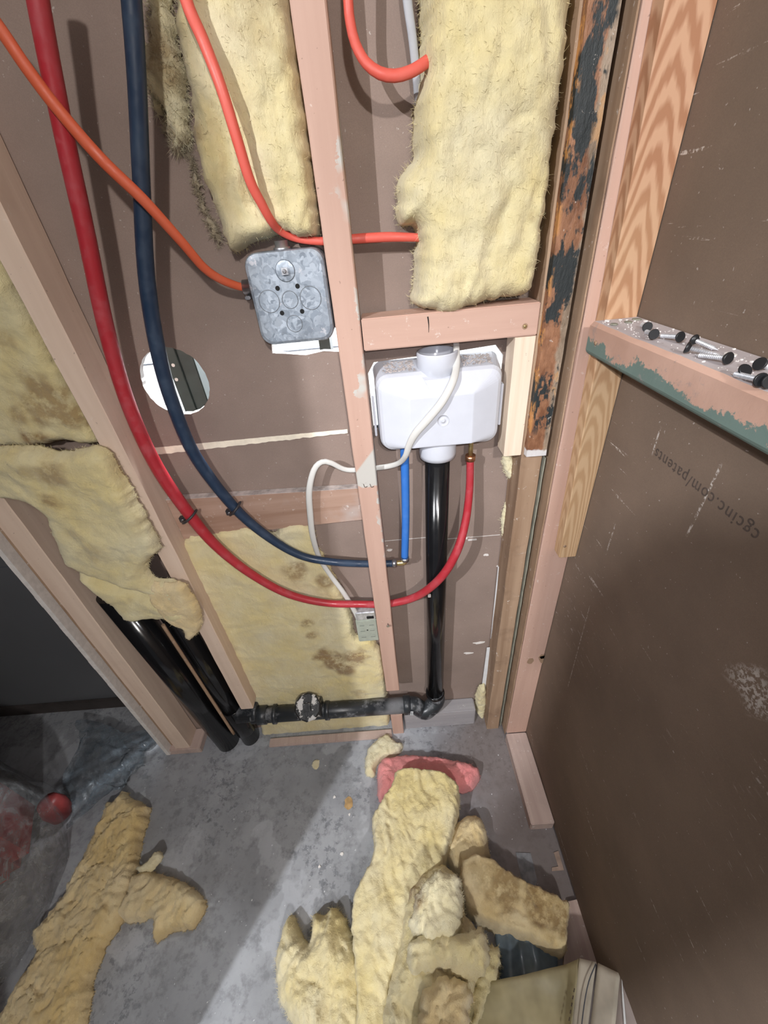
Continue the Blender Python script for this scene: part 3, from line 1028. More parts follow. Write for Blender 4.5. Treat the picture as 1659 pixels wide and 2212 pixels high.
    for _ in range(fibers * 2):
        if rnd.random() < .62 and edgev: i = rnd.choice(edgev); outw = True
        else: i = rnd.randrange(n); outw = False
        p = top[i].lerp(bot[i], rnd.random() if outw else 0)
        d0 = Vector((rnd.uniform(-1, 1), rnd.uniform(-1, 1), rnd.uniform(-1, 1)))
        up = Vector((0, -1, 0)) if ax == 'y' else Vector((0, 0, 1))
        if outw:
            o2 = Vector((V[i].x - cen[0], V[i].y - cen[1]))
            jb = B[np.argmin(((B - Q[i]) ** 2).sum(1))]
            k_ = int(np.argmin(((B - Q[i]) ** 2).sum(1)))
            tt = Vector(B[(k_ + 1) % nb]) - Vector(B[k_ - 1])
            o2 = Vector((tt.y, -tt.x)).normalized()
            ow = Vector((o2.x, 0, o2.y)) if ax == 'y' else Vector((o2.x, o2.y, .1))
            d0 = ow * SGN(B) * .55 + d0 * .8
        else:
            d0 = up * .35 + d0 * .8
        d0.normalize()
        l = flen * rnd.uniform(.15, .7)
        bend = Vector((rnd.uniform(-1, 1), rnd.uniform(-1, 1), rnd.uniform(-1, 1))) * l * .45
        p1 = p + d0 * l * .5 + bend * .3; p2 = p + d0 * l + bend
        sd = d0.orthogonal().normalized() * .00022
        k = len(mb.v)
        mb.v += [p - sd, p + sd, p1 + sd * .8, p1 - sd * .8, p2]
        mb.att += [att[i]] * 5
        mb.f += [[k, k + 1, k + 2, k + 3], [k + 3, k + 2, k + 4]]
        mb.m += [0, 0]; mb.sm += [True, True]
    o = mb.build(name, mat, parent)
    if not parent: tag(o, label, cat, group)
    elif label: o['label'] = label
    return o


def SGN(B):
    a = 0.5 * float(np.sum(B[:, 0] * np.roll(B[:, 1], -1) - np.roll(B[:, 0], -1) * B[:, 1]))
    return 1.0 if a > 0 else -1.0


BY = .056
# upper left batt
U1 = [(395, -220), (362, -60), (362, 60), (392, 180), (402, 262), (414, 330), (432, 390), (440, 430), (462, 480), (474, 520), (486, 546), (512, 542), (535, 522), (570, 516), (610, 506), (650, 520),
      (688, 512), (684, 440), (668, 330), (652, 200), (634, 80), (622, -30), (616, -220)]
fluff('insulation_batt', U1, ('y', .012), .042, M['wool'], 'yellow insulation batt hanging above the grey metal box, crossed by a red cable', back=.046,
      amp=.007, freq=16, ridge=.006, ridgedir=(0, 1), seed=1, crump=.35, fibers=1500, edge=.018, dirt=[(560, 20, .05, .35), (412, 300, .02, .7), (520, 400, .02, .3)])
U1b = [(318, -200), (306, -40), (308, 90), (300, 145), (318, 190), (336, 250), (330, 205), (352, 262), (372, 330), (398, 300), (392, 180), (368, 60), (352, -60), (366, -200)]
fluff('insulation_scrap', U1b, ('y', .040), .018, M['wool_pale'], 'thin ragged fringe of pale wool between the navy pipe and the upper yellow batt', back=.020,
      amp=.006, freq=30, seed=2, fibers=1500, flen=.018, ragged=.007, edge=.01, dirt=[(350, 130, .03, .7)])
U1c = [(360, 250), (398, 300), (414, 380), (430, 430), (452, 470), (470, 525), (455, 500), (430, 460), (415, 400), (412, 345), (395, 320), (372, 330), (350, 290)]
fluff('insulation_scrap', U1c, ('y', .048), .012, M['wool_grey'], 'grey dirty torn wool along the left edge of the upper batt above the round hole', back=.014,
      amp=.004, freq=40, seed=3, fibers=1500, flen=.016, ragged=.008, edge=.008)
# big right batt
U2 = [(932, -220), (925, -50), (924, 100), (908, 200), (905, 260), (903, 330), (888, 345), (872, 372), (862, 400), (868, 440), (860, 470), (872, 488), (905, 488), (912, 530), (903, 560), (906, 610), (895, 650), (903, 676), (930, 682),
      (985, 690), (1030, 676), (1075, 660), (1140, 652), (1165, 632), (1176, 600), (1188, 540), (1198, 450), (1214, 360), (1232, 220), (1250, 110), (1266, -20), (1280, -220)]
fluff('insulation_batt', U2, ('y', -.018), .075, M['wool'], 'big full yellow batt hanging to the right of the centre stud above the salmon block', back=.076,
      amp=.009, freq=13, ridge=.005, ridgedir=(0, 1), seed=5, crump=.35, fibers=2600, edge=.03, flen=.012, dirt=[(1150, 465, .008, .5), (1190, 230, .02, .25)])
# left bay batts
U3a = [(-260, 180), (-8, 552), (60, 690), (135, 826), (214, 962), (190, 972), (120, 962), (60, 975), (-10, 972), (-260, 930)]
fluff('insulation_batt', U3a, ('y', .008), .040, M['wool_dirty'], 'dirty yellow batt at the far left edge above the dark tear', back=.040, amp=.006, freq=16, seed=7, crump=.35, fibers=900,
      dirt=[(100, 870, .05, .8), (150, 900, .03, .8), (40, 900, .02, .7), (90, 958, .035, 1.0), (60, 820, .02, .5), (10, 740, .02, .4)])
U3b = [(-260, 985), (0, 972), (70, 972), (130, 985), (195, 972), (222, 975), (262, 1040), (300, 1105), (338, 1180), (345, 1195), (318, 1212), (312, 1240), (330, 1262), (372, 1262), (400, 1290), (420, 1322), (385, 1345),
       (330, 1340), (272, 1345), (235, 1310), (170, 1255), (130, 1205), (112, 1160), (96, 1110), (50, 1082), (0, 1080), (-260, 1080)]
fluff('insulation_batt', U3b, ('y', -.028), .030, M['wool_dirty'], 'soiled yellow batt in the left bay below the dark tear, sagging over the black pipes', back=.018, amp=.008, freq=13, seed=8, crump=.35, fibers=1500,
      edge=.025, dirt=[(120, 1020, .03, .75), (115, 1075, .018, .8), (60, 1010, .015, .4), (210, 1190, .03, .35), (170, 1150, .02, .3)], fold=((-.56, .80, .8, -.55, .012, -.022),))
U3c = [(322, 1262), (350, 1268), (392, 1262), (412, 1290), (430, 1320), (432, 1362), (412, 1386), (398, 1378), (392, 1358), (360, 1348), (340, 1320), (318, 1290)]
fluff('insulation_scrap', U3c, ('y', -.032), .018, M['wool_tan'], 'orange tan torn flap of wool in front of the black pipes beside the pale stud', back=.012, amp=.005, freq=25, seed=9, fibers=700, edge=.012)
# centre low batt
U4 = [(388, 1190), (398, 1160), (440, 1158), (480, 1150), (545, 1140), (590, 1166), (604, 1142), (640, 1134), (664, 1138), (678, 1152), (682, 1186), (700, 1212), (722, 1250), (742, 1296), (758, 1330), (764, 1384),
      (806, 1386), (826, 1420), (834, 1500), (846, 1588), (740, 1598), (640, 1606), (572, 1612), (548, 1520), (500, 1410), (440, 1290)]
fluff('insulation_batt', U4, ('y', .040), .022, M['wool'], 'flat yellow batt behind the looping red pipe above the black drain, with brown stamp marks', back=.020, amp=.0035, freq=18, seed=12, crump=.35, fibers=1500,
      edge=.012, dirt=[(640, 1235, .035, .8), (700, 1255, .03, .85), (665, 1345, .024, .8), (675, 1372, .018, .8), (722, 1428, .045, 1.0), (765, 1420, .045, 1.0), (700, 1415, .035, 1.0), (745, 1445, .04, 1.0), (500, 1400, .02, .3), (780, 1500, .03, .5)])
# tufts in right bay
fluff('insulation_scrap', [(1088, 988), (1114, 990), (1112, 1015), (1104, 1040), (1094, 1030), (1090, 1008)], ('y', .045), .014, M['wool_pale'],
      'small yellow tuft hanging under the fresh pine block', back=.012, amp=.004, freq=50, seed=14, fibers=200, edge=.007, step=.003)
fluff('insulation_scrap', [(1090, 1090), (1098, 1085), (1100, 1110), (1094, 1150), (1086, 1165), (1084, 1130)], ('y', .052), .008, M['wool_pale'],
      'thin yellow tuft against the old brown stud', back=.008, amp=.002, freq=50, seed=15, fibers=120, edge=.005, step=.003)
fluff('insulation_scrap', [(1036, 1492), (1052, 1488), (1052, 1520), (1046, 1560), (1032, 1550), (1028, 1520)], ('y', .035), .020, M['wool_dirty'],
      'grimy yellow tuft low in the corner beside the old brown stud', back=.02, amp=.004, freq=50, seed=16, fibers=200, edge=.01, step=.003)

# ------------------------------------------------------------------ floor wool
fluff('insulation_scrap', [(790, 1625), (812, 1598), (838, 1582), (852, 1600), (872, 1606), (862, 1628), (828, 1638), (812, 1650), (808, 1676), (786, 1672)], ('z', .015), .03, M['wool_pale'],
      'pale yellow shred of wool on the floor behind the pink piece', amp=.005, freq=30, seed=20, fibers=500, edge=.014, step=.004)
fluff('insulation_scrap', [(812, 1655), (822, 1632), (880, 1624), (950, 1630), (1032, 1648), (1040, 1668), (1026, 1690), (1006, 1704), (985, 1700), (900, 1690), (868, 1690), (848, 1708), (822, 1724), (812, 1716), (815, 1690)], ('z', .04), .05, M['wool_pink'],
      'bright pink piece of wool lying behind the yellow heap', amp=.008, freq=24, seed=21, fibers=700, edge=.022, step=.0045)
fluff('insulation_scrap', [(975, 1775), (1005, 1752), (1035, 1750), (1052, 1780), (1062, 1830), (1055, 1868), (1010, 1884), (975, 1870), (955, 1830)], ('z', .06), .075, M['wool_tan'],
      'small rounded tan lump of wool right of the yellow heap', amp=.010, freq=22, seed=22, fibers=600, edge=.04)
fluff('insulation_scrap', [(990, 1872), (1020, 1850), (1060, 1862), (1100, 1890), (1150, 1915), (1200, 1938), (1232, 1950), (1230, 2010), (1224, 2066), (1190, 2058), (1140, 2030), (1085, 2012), (1040, 1995), (1000, 1960)], ('z', .05), .085, M['wool_tan'],
      'thick tan slab of batt pointing at the right wall, browned on top', amp=.008, freq=18, ridge=.006, seed=23, fibers=1000, edge=.03, boxy=True, tilt=(0, .25),
      dirt=[(1090, 1925, .05, .8), (1160, 1960, .05, .9), (1210, 1990, .03, .9), (1040, 1895, .04, .5)])
fluff('insulation_scrap', [(640, 2240), (600, 2170), (588, 2110), (592, 2050), (612, 1985), (624, 1962), (640, 2000), (662, 2040), (668, 2010), (672, 1962), (700, 1970), (716, 1950), (738, 1966), (756, 2010), (775, 2060), (800, 2100), (820, 2240), (760, 2330), (680, 2330)], ('z', .05), .075, M['wool'],
      'fluffy yellow wool at the left foot of the heap', amp=.014, freq=17, ridge=.012, ridgedir=(.3, 1), seed=24, fibers=1800, edge=.05, flen=.016)
fluff('insulation_scrap', [(852, 1664), (880, 1656), (930, 1662), (968, 1672), (992, 1690), (996, 1720), (984, 1790), (962, 1862), (950, 1905), (905, 1985), (880, 2050), (850, 2120), (840, 2240), (800, 2330), (740, 2330), (768, 2200), (764, 2090), (755, 1992), (762, 1930), (790, 1880), (808, 1836), (802, 1790), (800, 1766), (826, 1722), (846, 1696)], ('z', .09), .10, M['wool'],
      'long pale yellow slab of batt draped down the heap, starting at the pink piece', amp=.010, freq=14, ridge=.010, ridgedir=(.25, -1), seed=25, fibers=2400, edge=.035, base=.01, tilt=(0, 0), boxy=True,
      dirt=[(955, 1890, .02, .6), (930, 1740, .015, .4)])
fluff('insulation_scrap', [(872, 1925), (905, 1880), (950, 1850), (985, 1872), (1002, 1905), (1006, 1960), (1030, 1985), (1052, 2030), (1056, 2080), (1030, 2120), (1020, 2180), (1000, 2330), (800, 2330), (815, 2200), (838, 2100), (862, 2010)], ('z', .13), .125, M['wool'],
      'crumpled thick lump of yellow wool at the lower centre of the heap', amp=.018, freq=13, ridge=.016, ridgedir=(.2, -1), seed=26, fibers=3000, edge=.05, flen=.014, base=.035,
      dirt=[(885, 1925, .02, 1.0), (905, 1900, .02, .6), (950, 2110, .03, .6), (1010, 2000, .03, .35)])
fluff('insulation_scrap', [(222, 1730), (246, 1728), (262, 1700), (276, 1722), (300, 1728), (318, 1742), (300, 1800), (288, 1858), (282, 1910), (262, 1972), (222, 2035), (190, 2100), (184, 2150), (165, 2240), (120, 2340), (-60, 2340), (-20, 2230), (20, 2140), (72, 2068), (62, 2020), (118, 1958), (150, 1895), (176, 1850), (196, 1800), (218, 1765)], ('z', .035), .055, M['wool_tan'],
      'long tan strip of wool on the floor beside the plastic bag', amp=.010, freq=22, ridge=.001, crump=1.8, ridgedir=(.5, 1), seed=27, fibers=4500, edge=.028, ragged=.006)
fluff('insulation_scrap', [(285, 1885), (318, 1878), (352, 1888), (396, 1902), (426, 1925), (442, 1946), (430, 1975), (408, 2004), (372, 2004), (344, 2022), (328, 2034), (326, 2000), (330, 1975), (300, 1985), (262, 1990), (245, 1975), (268, 1935)], ('z', .03), .045, M['wool_tan'],
      'short tan flap of wool branching right from the long strip', amp=.007, freq=24, ridge=.004, crump=1.6, ridgedir=(.35, 1), seed=28, fibers=2200, edge=.022, ragged=.005)
fluff('insulation_scrap', [(288, 1872), (316, 1862), (332, 1838), (344, 1836), (350, 1850), (326, 1878), (300, 1884)], ('z', .045), .02, M['wool_pale'],
      'tiny pale sliver of wool above the tan flap', amp=.003, freq=40, seed=29, fibers=150, edge=.01, step=.003, base=.03)

fluff('insulation_scrap', [(892, 1948), (915, 1890), (955, 1868), (992, 1885), (1004, 1925), (1002, 1985), (985, 2035), (940, 2050), (905, 2030), (880, 1990)], ('z', .20), .05, M['wool_pale'],
      'pale torn tuft of wool on top of the heap with a small rusty streak', amp=.012, freq=24, ridge=.008, ridgedir=(.2, -1), seed=31, fibers=900, edge=.022, ragged=.006, base=.155, dirt=[(900, 1940, .022, 1.0)])
fluff('insulation_scrap', [(868, 2046), (905, 2010), (950, 2000), (1005, 2010), (1040, 1985), (1058, 2020), (1060, 2078), (1040, 2112), (990, 2110), (950, 2090), (912, 2106), (880, 2092)], ('z', .20), .06, M['wool'],
      'curled crumpled wool fold across the middle of the heap', amp=.014, freq=22, ridge=.008, ridgedir=(1, .2), seed=32, fibers=900, edge=.028, ragged=.006, base=.15)
fluff('insulation_scrap', [(905, 2130), (950, 2098), (1000, 2105), (1025, 2135), (1012, 2200), (1000, 2300), (920, 2320), (892, 2230), (905, 2180)], ('z', .21), .05, M['wool_tan'],
      'tan torn lump of wool at the very bottom of the heap', amp=.013, freq=22, ridge=.008, seed=33, fibers=700, edge=.025, ragged=.006, base=.16)
fluff('insulation_scrap', [(1030, 2080), (1062, 2030), (1082, 2040), (1090, 2090), (1070, 2140), (1040, 2212), (1022, 2300), (1008, 2210), (1018, 2140)], ('z', .07), .06, M['wool_dirty'],
      'narrow shaded ragged wool edge along the right foot of the heap', amp=.012, freq=30, seed=34, fibers=900, edge=.02, ragged=.007, base=.02)

# ------------------------------------------------------------------ pipes
def cpath(pts):
    """pts: (px,py,y[,width px]) -> world points and radii"""
    W = []; R_ = []
    for q in pts:
        p = P(q[0], q[1], 'y', q[2]); W.append(p)
        if len(q) > 3:
            t_ = (p - CAM).dot(RM.col[1]); R_.append(q[3] * t_ / FPX / 2)
    return W, R_


RP, RR = cpath([(60, -140, -.03, 50), (82, 0, -.03, 45), (112, 160, -.025, 42), (147, 330, -.022, 39), (185, 500, -.018, 36), (232, 720, -.012, 33), (280, 880, -.004, 30), (340, 1010, .004, 27.5), (410, 1112, .012, 25), (468, 1180, .014, 21),
                (540, 1238, .014, 18), (620, 1282, .014, 16.5), (700, 1302, .016, 15.5), (780, 1305, .018, 15.5), (840, 1304, .018, 16), (900, 1288, .006, 17), (950, 1250, -.016, 18.5), (985, 1195, -.016, 18.5), (1005, 1130, .006, 17.5), (1014, 1060, .024, 16.5), (1016, 990, .030, 16.5)])
red = empty('water_pipe', RP[-1], 'long red water pipe sweeping from the top left down and round to the white box', 'pipe')
MB().tube(RP, RR, 16).build('pipe', M['red'], red)
e = RP[-1]
MB().lathe(e + Vector((0, 0, -.004)), (0, 0, 1), [(.0096, 0), (.0096, .011)], 18).build('crimp_ring', M['copper'], red)
MB().lathe(e + Vector((0, 0, .006)), (0, 0, 1), [(.0045, 0), (.0045, .045)], 14).build('stub', M['brass'], red)

BP, BR = cpath([(270, -140, -.02, 48), (284, 0, -.02, 42), (296, 180, -.018, 38), (305, 380, -.014, 35), (317, 600, -.010, 34), (342, 760, -.004, 32), (376, 880, .002, 29), (425, 990, .010, 26), (508, 1098, .016, 22), (580, 1160, .018, 19), (650, 1200, .018, 16.5), (720, 1214, .018, 16), (800, 1218, .020, 15.5), (850, 1217, .022, 15)])
nav = empty('water_pipe', BP[-1], 'long navy water pipe curving from the top left to the brass elbow', 'pipe')
MB().tube(BP, BR, 16).build('pipe', M['navy'], nav)
MB().lathe(BP[-1] + Vector((-.003, 0, 0)), (1, 0, .02), [(.0092, 0), (.0092, .010)], 16).build('crimp_ring', M['steel'], nav)
el = BP[-1]; bl0 = P(875, 1212, 'y', .022)
EL = empty('pipe_elbow', bl0, 'small brass elbow joining the navy pipe to the bright blue pipe', 'fitting')
MB().tube([el + Vector((.006, 0, 0)), Vector((bl0.x - .004, .022, el.z)), Vector((bl0.x, .022, el.z + .004)), Vector((bl0.x, .022, bl0.z + .010))], .0062, 14, .003).build('body', M['brass'], EL)
b1 = P(876, 985, 'y', .022)
MB().lathe(bl0 + Vector((0, 0, .003)), (0, 0, 1), [(.0095, 0), (.0095, .009)], 16).build('crimp_ring', M['steel'], EL)
tag(MB().tube([bl0 + Vector((0, 0, .012)), Vector(((bl0.x + b1.x) / 2 + .001, .024, (bl0.z + b1.z) / 2)), Vector((b1.x, .024, 1.045))], .0082, 16).build('water_pipe', M['blue']),
    'short bright blue water pipe standing under the white box', 'pipe')
# clips
for (px, py, yy, dirv, who) in ((410, 1115, .012, (.5, 0, -.8), 'black plastic clip holding the red pipe to the board'), (508, 1098, .016, (.6, 0, -.7), 'black plastic clip holding the navy pipe to the board')):
    c = P(px, py, 'y', yy); d = Vector(dirv).normalized()
    K = empty('pipe_clip', (c.x, .045, c.z), who, 'clip')
    side = Vector((d.z, 0, -d.x)).normalized()  # pointing lower left
    if side.x > 0: side = -side
    r = .0168 if px < 450 else .0150
    pts = []
    for k in range(9):
        a = math.radians(-200 + k * 28)
        pts.append(c + side * (-math.cos(a) * r) * -1 + Vector((0, math.sin(a) * r, 0)))
    MB().tube(pts, .0042, 8, .003, flat=.6, ref=tuple(d)).build('hook', M['blackclip'], K)
    tb = c + side * (r + .008)
    MB().box((-.008, -.005, -.006), (.008, .005, .006), bev=.001, mat=Matrix.Translation(Vector((tb.x, c.y + .012, tb.z)))).build('nail_block', M['blackclip'], K)
    MB().lathe(Vector((tb.x - .002, c.y + .009, tb.z - .001)), (0, -1, 0), [(.0035, 0), (.0035, .0018), (.002, .0024)], 12).build('nail', M['steel'], K)

# cables
def cable(pts, mat, label, name='cable', flat=.75, cat='cable', seg=12):
    W, R_ = cpath(pts)
    return tag(MB().tube(W, R_, seg, flat=flat, ref=(0, -1, 0.25)).build(name, mat), label, cat)


cable([(-90, -60, -.045, 31), (0, 62, -.045, 29), (60, 150, -.045, 28), (130, 242, -.043, 27), (220, 345, -.040, 26), (310, 432, -.036, 24), (390, 520, -.022, 21), (440, 578, -.004, 19), (478, 604, .012, 17), (514, 618, .026, 16), (532, 621, .032, 15)],
      M['orange'], 'orange cable slanting across the red and navy pipes into the grey metal box')
cable([(370, -140, -.004, 29), (402, 0, -.006, 27), (440, 90, -.006, 26), (478, 190, -.008, 25), (512, 300, -.006, 24), (540, 390, -.002, 22), (565, 440, .004, 20), (585, 476, .012, 18), (604, 498, .026, 16), (640, 515, .036, 15), (690, 521, .034, 16), (730, 519, .032, 17), (780, 515, .034, 19), (840, 512, .034, 19), (900, 513, .034, 16), (940, 515, .036, 16)],
      M['orangered'], 'red cable lying on the upper left batt and passing behind the centre stud')
cable([(748, -140, .012, 22), (752, 0, .012, 22), (757, 50, .012, 22), (768, 95, .012, 22), (790, 135, .010, 22), (820, 158, .008, 23), (852, 164, .008, 23), (884, 156, .008, 23), (915, 138, .012, 23), (950, 110, .03, 22)],
      M['orangered'], 'red cable hanging in a loop at the top, right of the centre stud')
cable([(868, -140, .045, 22), (880, 0, .045, 21), (892, 90, .045, 19), (902, 200, .046, 17), (908, 300, .052, 14), (925, 450, .058, 12), (960, 600, .0595, 11), (982, 700, .057, 11)],
      M['grey_cable'], 'grey flat cable behind the red loop beside the big yellow batt', flat=.5)
cable([(984, 725, .052, 12), (986, 752, .030, 14), (986, 790, .008, 16), (978, 825, -.015, 17), (955, 868, -.024, 18), (925, 905, -.025, 18), (898, 936, -.022, 17), (884, 962, -.016, 15), (876, 985, -.008, 13), (862, 1000, .010, 12), (835, 1008, .026, 12), (800, 1012, .034, 11),
       (750, 1015, .034, 11), (715, 1000, .030, 12), (695, 998, .028, 12), (678, 1016, .026, 13), (668, 1060, .026, 14), (670, 1110, .028, 14), (676, 1160, .029, 13), (690, 1205, .036, 11), (712, 1240, .036, 11), (742, 1280, .034, 11), (765, 1318, .036, 11), (776, 1342, .040, 10)],
      M['white_cable'], 'off white flat cable draped over the white box down to the sage green box', flat=.55)

# black drain pipes
VX = .1535
vt = Vector((P(945, 1000, 'y', .030).x, .030, .999)); vb = P(940, 1497, 'y', .030)
dr = empty('drain_pipe', (vb.x, .03, vb.z), 'shiny black vertical drain pipe below the white box', 'pipe')
MB().lathe(vb + Vector((0, 0, .0)), vt - vb, [(.0238, 0), (.0238, (vt - vb).length)], 32).build('pipe', M['abs'], dr)
MB().lathe(vb, vt - vb, [(.027, -.004), (.0285, 0), (.0285, .006), (.026, .008)], 32).build('collar', M['abs'], dr)
p = P(927, 1285, 'y', .006)
MB().box((p.x - .003, .0045, p.z - .008), (p.x + .004, .009, p.z + .001), bev=.0008).build('scuff_mark', M['pvc_dust'], dr)
# horizontal run
hL = P(545, 1546, 'y', .015); hR = P(885, 1522, 'y', .015)
hd = (hR - hL); hn = hd.normalized()
hr = empty('drain_pipe', (hL + hR) / 2, 'dusty black horizontal drain run crossing below the centre batt', 'pipe')
MB().lathe(hL, hd, [(.0238, 0), (.0238, hd.length)], 28).build('pipe', M['abs_dirty'], hr)
for px, w0, r0 in ((592, .012, .0285), (563, .030, .0275), (708, .014, .0275), (880, .022, .0285)):
    u = (P(px, 1535, 'y', .015) - hL).dot(hn)
    MB().lathe(hL + hn * (u - w0 / 2), hd, [(r0 - .002, 0), (r0, .001), (r0, w0 - .001), (r0 - .002, w0)], 28).build('coupling', M['abs_dirty'], hr)
u = (P(887, 1535, 'y', .015) - hL).dot(hn)
p = hL + hn * (u + .002) + Vector((0, -.0287, .002))
MB().box((-.004, -.0006, -.010), (.004, .0004, .010), mat=Matrix.Translation(p) @ Matrix.Rotation(.1, 4, 'Y')).build('sticker', M['label'], hr)
for k in range(5):
    MB().box((-.0028, -.001, -.0006), (.0022, -.0005, .0006), mat=Matrix.Translation(p + Vector((0, 0, -.007 + k * .0034)))).build('print_line', M['barcode'], hr)
# cleanout tee
tc = P(670, 1528, 'y', .012)
te = empty('cleanout_tee', tc, 'black cleanout fitting with white plaster splashes on the drain run', 'fitting')
MB().lathe(tc - hn * .036, hd, [(.027, 0), (.029, .002), (.029, .070), (.027, .072)], 28).build('body', M['abs_splash'], te)
cl = MB().lathe(tc + Vector((0, .0, .006)), (0, -.55, .83), [(.034, -.012), (.035, .016), (.040, .017), (.040, .029), (.036, .032)], 10, smooth=False)
cl.build('cap', M['abs_splash'], te)
MB().lathe(tc + Vector((0, -.55 * .034, .006 + .83 * .034)), (0, -.55, .83), [(.017, -.003), (.015, .012)], 4, smooth=False).build('square_plug', M['abs_splash'], te)
MB().box((-.014, -.020, -.044), (.026, .018, -.005), bev=.006, mat=Matrix.Translation(tc)).build('lower_boss', M['abs_dirty'], te)
# trap
t0 = hR - hn * .004
tr = empty('drain_trap', hR, 'black curved trap joining the horizontal drain to the vertical pipe', 'fitting')
q = [t0, hR + hn * .016 + Vector((0, -.002, -.002)), hR + hn * .034 + Vector((0, -.004, -.024)), Vector(((hR.x + vb.x) / 2 + .010, .006, vb.z - .052)), Vector((vb.x + .002, .022, vb.z - .028)), Vector((vb.x, .030, vb.z + .004))]
MB().tube(q, .0252, 22, .004).build('bend', M['abs_dirty'], tr)
# stacks left
s0 = P(486, 1592, 'z', 0.0); s0.y = .018
sx0 = P(484, 1580, 'y', .012).x; sxt = P(330, 1380, 'y', .012).x
sl_ = MB().lathe(Vector((sx0 - .016, .027, 0.0)), Vector((sxt - sx0 - .006, 0, .54)), [(.036, 0.001), (.036, .72)], 32)
tag(sl_.build('soil_stack', M['abs']), 'thick black soil pipe rising behind the left wool, left of the pair', 'pipe')
rx0 = P(540, 1580, 'y', .02).x; rxt = P(415, 1385, 'y', .02).x
rs = empty('soil_stack', (rx0 - .008, .030, 0), 'thinner black waste pipe, right of the pair behind the left wool', 'pipe')
ax_ = Vector((rxt - rx0, 0, .52))
MB().lathe(Vector((rx0 - .016, .033, 0.001)), ax_, [(.028, 0), (.028, .72)], 28).build('pipe', M['abs'], rs)
MB().lathe(Vector((rx0 - .016, .033, 0.001)) + ax_.normalized() * .05, ax_, [(.029, 0), (.0305, .004), (.0305, .14), (.029, .143)], 28).build('hub', M['abs'], rs)
MB().lathe(Vector((rx0 - .010, .026, hL.z + .004)), hd, [(.030, 0), (.030, .05), (.034, .052), (.034, .064), (.030, .066)], 24).build('branch', M['abs_dirty'], rs)
a = P(352, 1350, 'y', -.022); b = P(505, 1585, 'y', -.022)
tag(MB().tube([a, a.lerp(b, .5), b], .0042, 8, .02).build('batten', M['oldwood']), 'thin pale brown batten standing in front of the two black pipes', 'batten')

# ------------------------------------------------------------------ white outlet box
def rrect(x0, x1, z0, z1, r, y, n=6):
    out = []
    for (cx_, cz_, a0) in ((x1 - r, z1 - r, 0), (x0 + r, z1 - r, 90), (x0 + r, z0 + r, 180), (x1 - r, z0 + r, 270)):
        for k in range(n + 1):
            a = math.radians(a0 + 90 * k / n)
            out.append(Vector((cx_ + r * math.cos(a), y, cz_ + r * math.sin(a))))
    return out


def loft(mb, rings_, cap=True, smooth=False, mi=0):
    n = len(rings_[0]); k0 = len(mb.v)
    vs = [p for r in rings_ for p in r]
    fs = []
    for i in range(len(rings_) - 1):
        for k in range(n): fs.append([i * n + k, i * n + (k + 1) % n, (i + 1) * n + (k + 1) % n, (i + 1) * n + k])
    mb.add(vs, fs, mi, smooth)
    if cap:
        mb.f.append([k0 + (len(rings_) - 1) * n + k for k in range(n)]); mb.m.append(mi); mb.sm.append(False)
    return mb


OB = empty('outlet_box', (.155, .03, 1.03), 'white plastic laundry outlet box seen from its back, right of the centre stud', 'fixture')
mb = MB()
loft(mb, [rrect(.048, .268, 1.030, 1.168, .016, .068), rrect(.050, .264, 1.028, 1.162, .018, .030), rrect(.052, .262, 1.026, 1.160, .020, .014),
          rrect(.055, .259, 1.027, 1.156, .020, .007), rrect(.060, .254, 1.031, 1.150, .018, .003), rrect(.104, .212, 1.036, 1.126, .003, -.0135), rrect(.106, .210, 1.038, 1.124, .003, -.0140)])
mb.v[0:0] = []
mb.build('body', M['pvc'], OB)
tc_ = Vector((.157, .032, 1.150))
MB().lathe(tc_, (0, 0, 1), [(.034, -.012), (.034, .034), (.0335, .036), (.030, .036), (.0295, .034), (.0295, .004), (.002, .003)], 36).build('top_collar', M['pvc'], OB)
MB().lathe(Vector((.1565, .030, 1.048)), (0, 0, -1), [(.030, 0), (.0345, .018), (.0345, .044), (.034, .052), (.027, .053)], 36).build('bottom_collar', M['pvc'], OB)
# wedge between plateau and collars
mb = MB()
mb.add([(.120, .020, 1.158), (.194, .020, 1.158), (.184, -.004, 1.150), (.132, -.004, 1.150), (.150, -.0145, 1.112), (.164, -.0145, 1.112)], [[0, 1, 2, 3], [3, 2, 5, 4], [0, 3, 4], [1, 5, 2]])
mb.build('collar_gusset', M['pvc'], OB)
c = Vector((.160, -.0141, 1.083))
MB().lathe(c + Vector((0, .0005, 0)), (0, -1, 0), [(.0105, 0), (.0105, .0008), (.0098, .0008), (.0098, .0005), (.0035, .0005), (.0033, .0012), (.0022, .0012)], 30).build('moulded_circle', M['pvc'], OB)
for x0 in (.0425, .2645):
    MB().box((x0, .020, 1.050), (x0 + .004, .058, 1.125), bev=.001).build('side_tab', M['pvc'], OB)
# dust on top of the box
mb = MB()
for k in range(260):
    x = random.choice((random.uniform(.065, .118), random.uniform(.198, .245))); y = random.uniform(.015, .058)
    mb.box((x, y, 1.1610 + (y - .012) * .12), (x + random.uniform(.001, .004), y + random.uniform(.001, .004), 1.1622 + (y - .012) * .12))
o = mb.build('dust', M['pvc_dust'], OB); o['kind'] = 'stuff'

# ------------------------------------------------------------------ grey junction box
JB = empty('junction_box', (-.058, .03, 1.222), 'square grey galvanised junction box with knockouts, left of the centre stud', 'electrical box')
x0, x1, z0, z1 = -.1165, -.0035, 1.2215, 1.3425
mb = MB()
loft(mb, [rrect(x0, x1, z0, z1, .018, WD - .0005), rrect(x0, x1, z0, z1, .018, .016), rrect(x0 + .0012, x1 - .0012, z0 + .0012, z1 - .0012, .018, .0125), rrect(x0 + .005, x1 - .005, z0 + .005, z1 - .005, .016, .0105)], smooth=False)
mb.build('body', M['galv'], JB)
FY = .0105


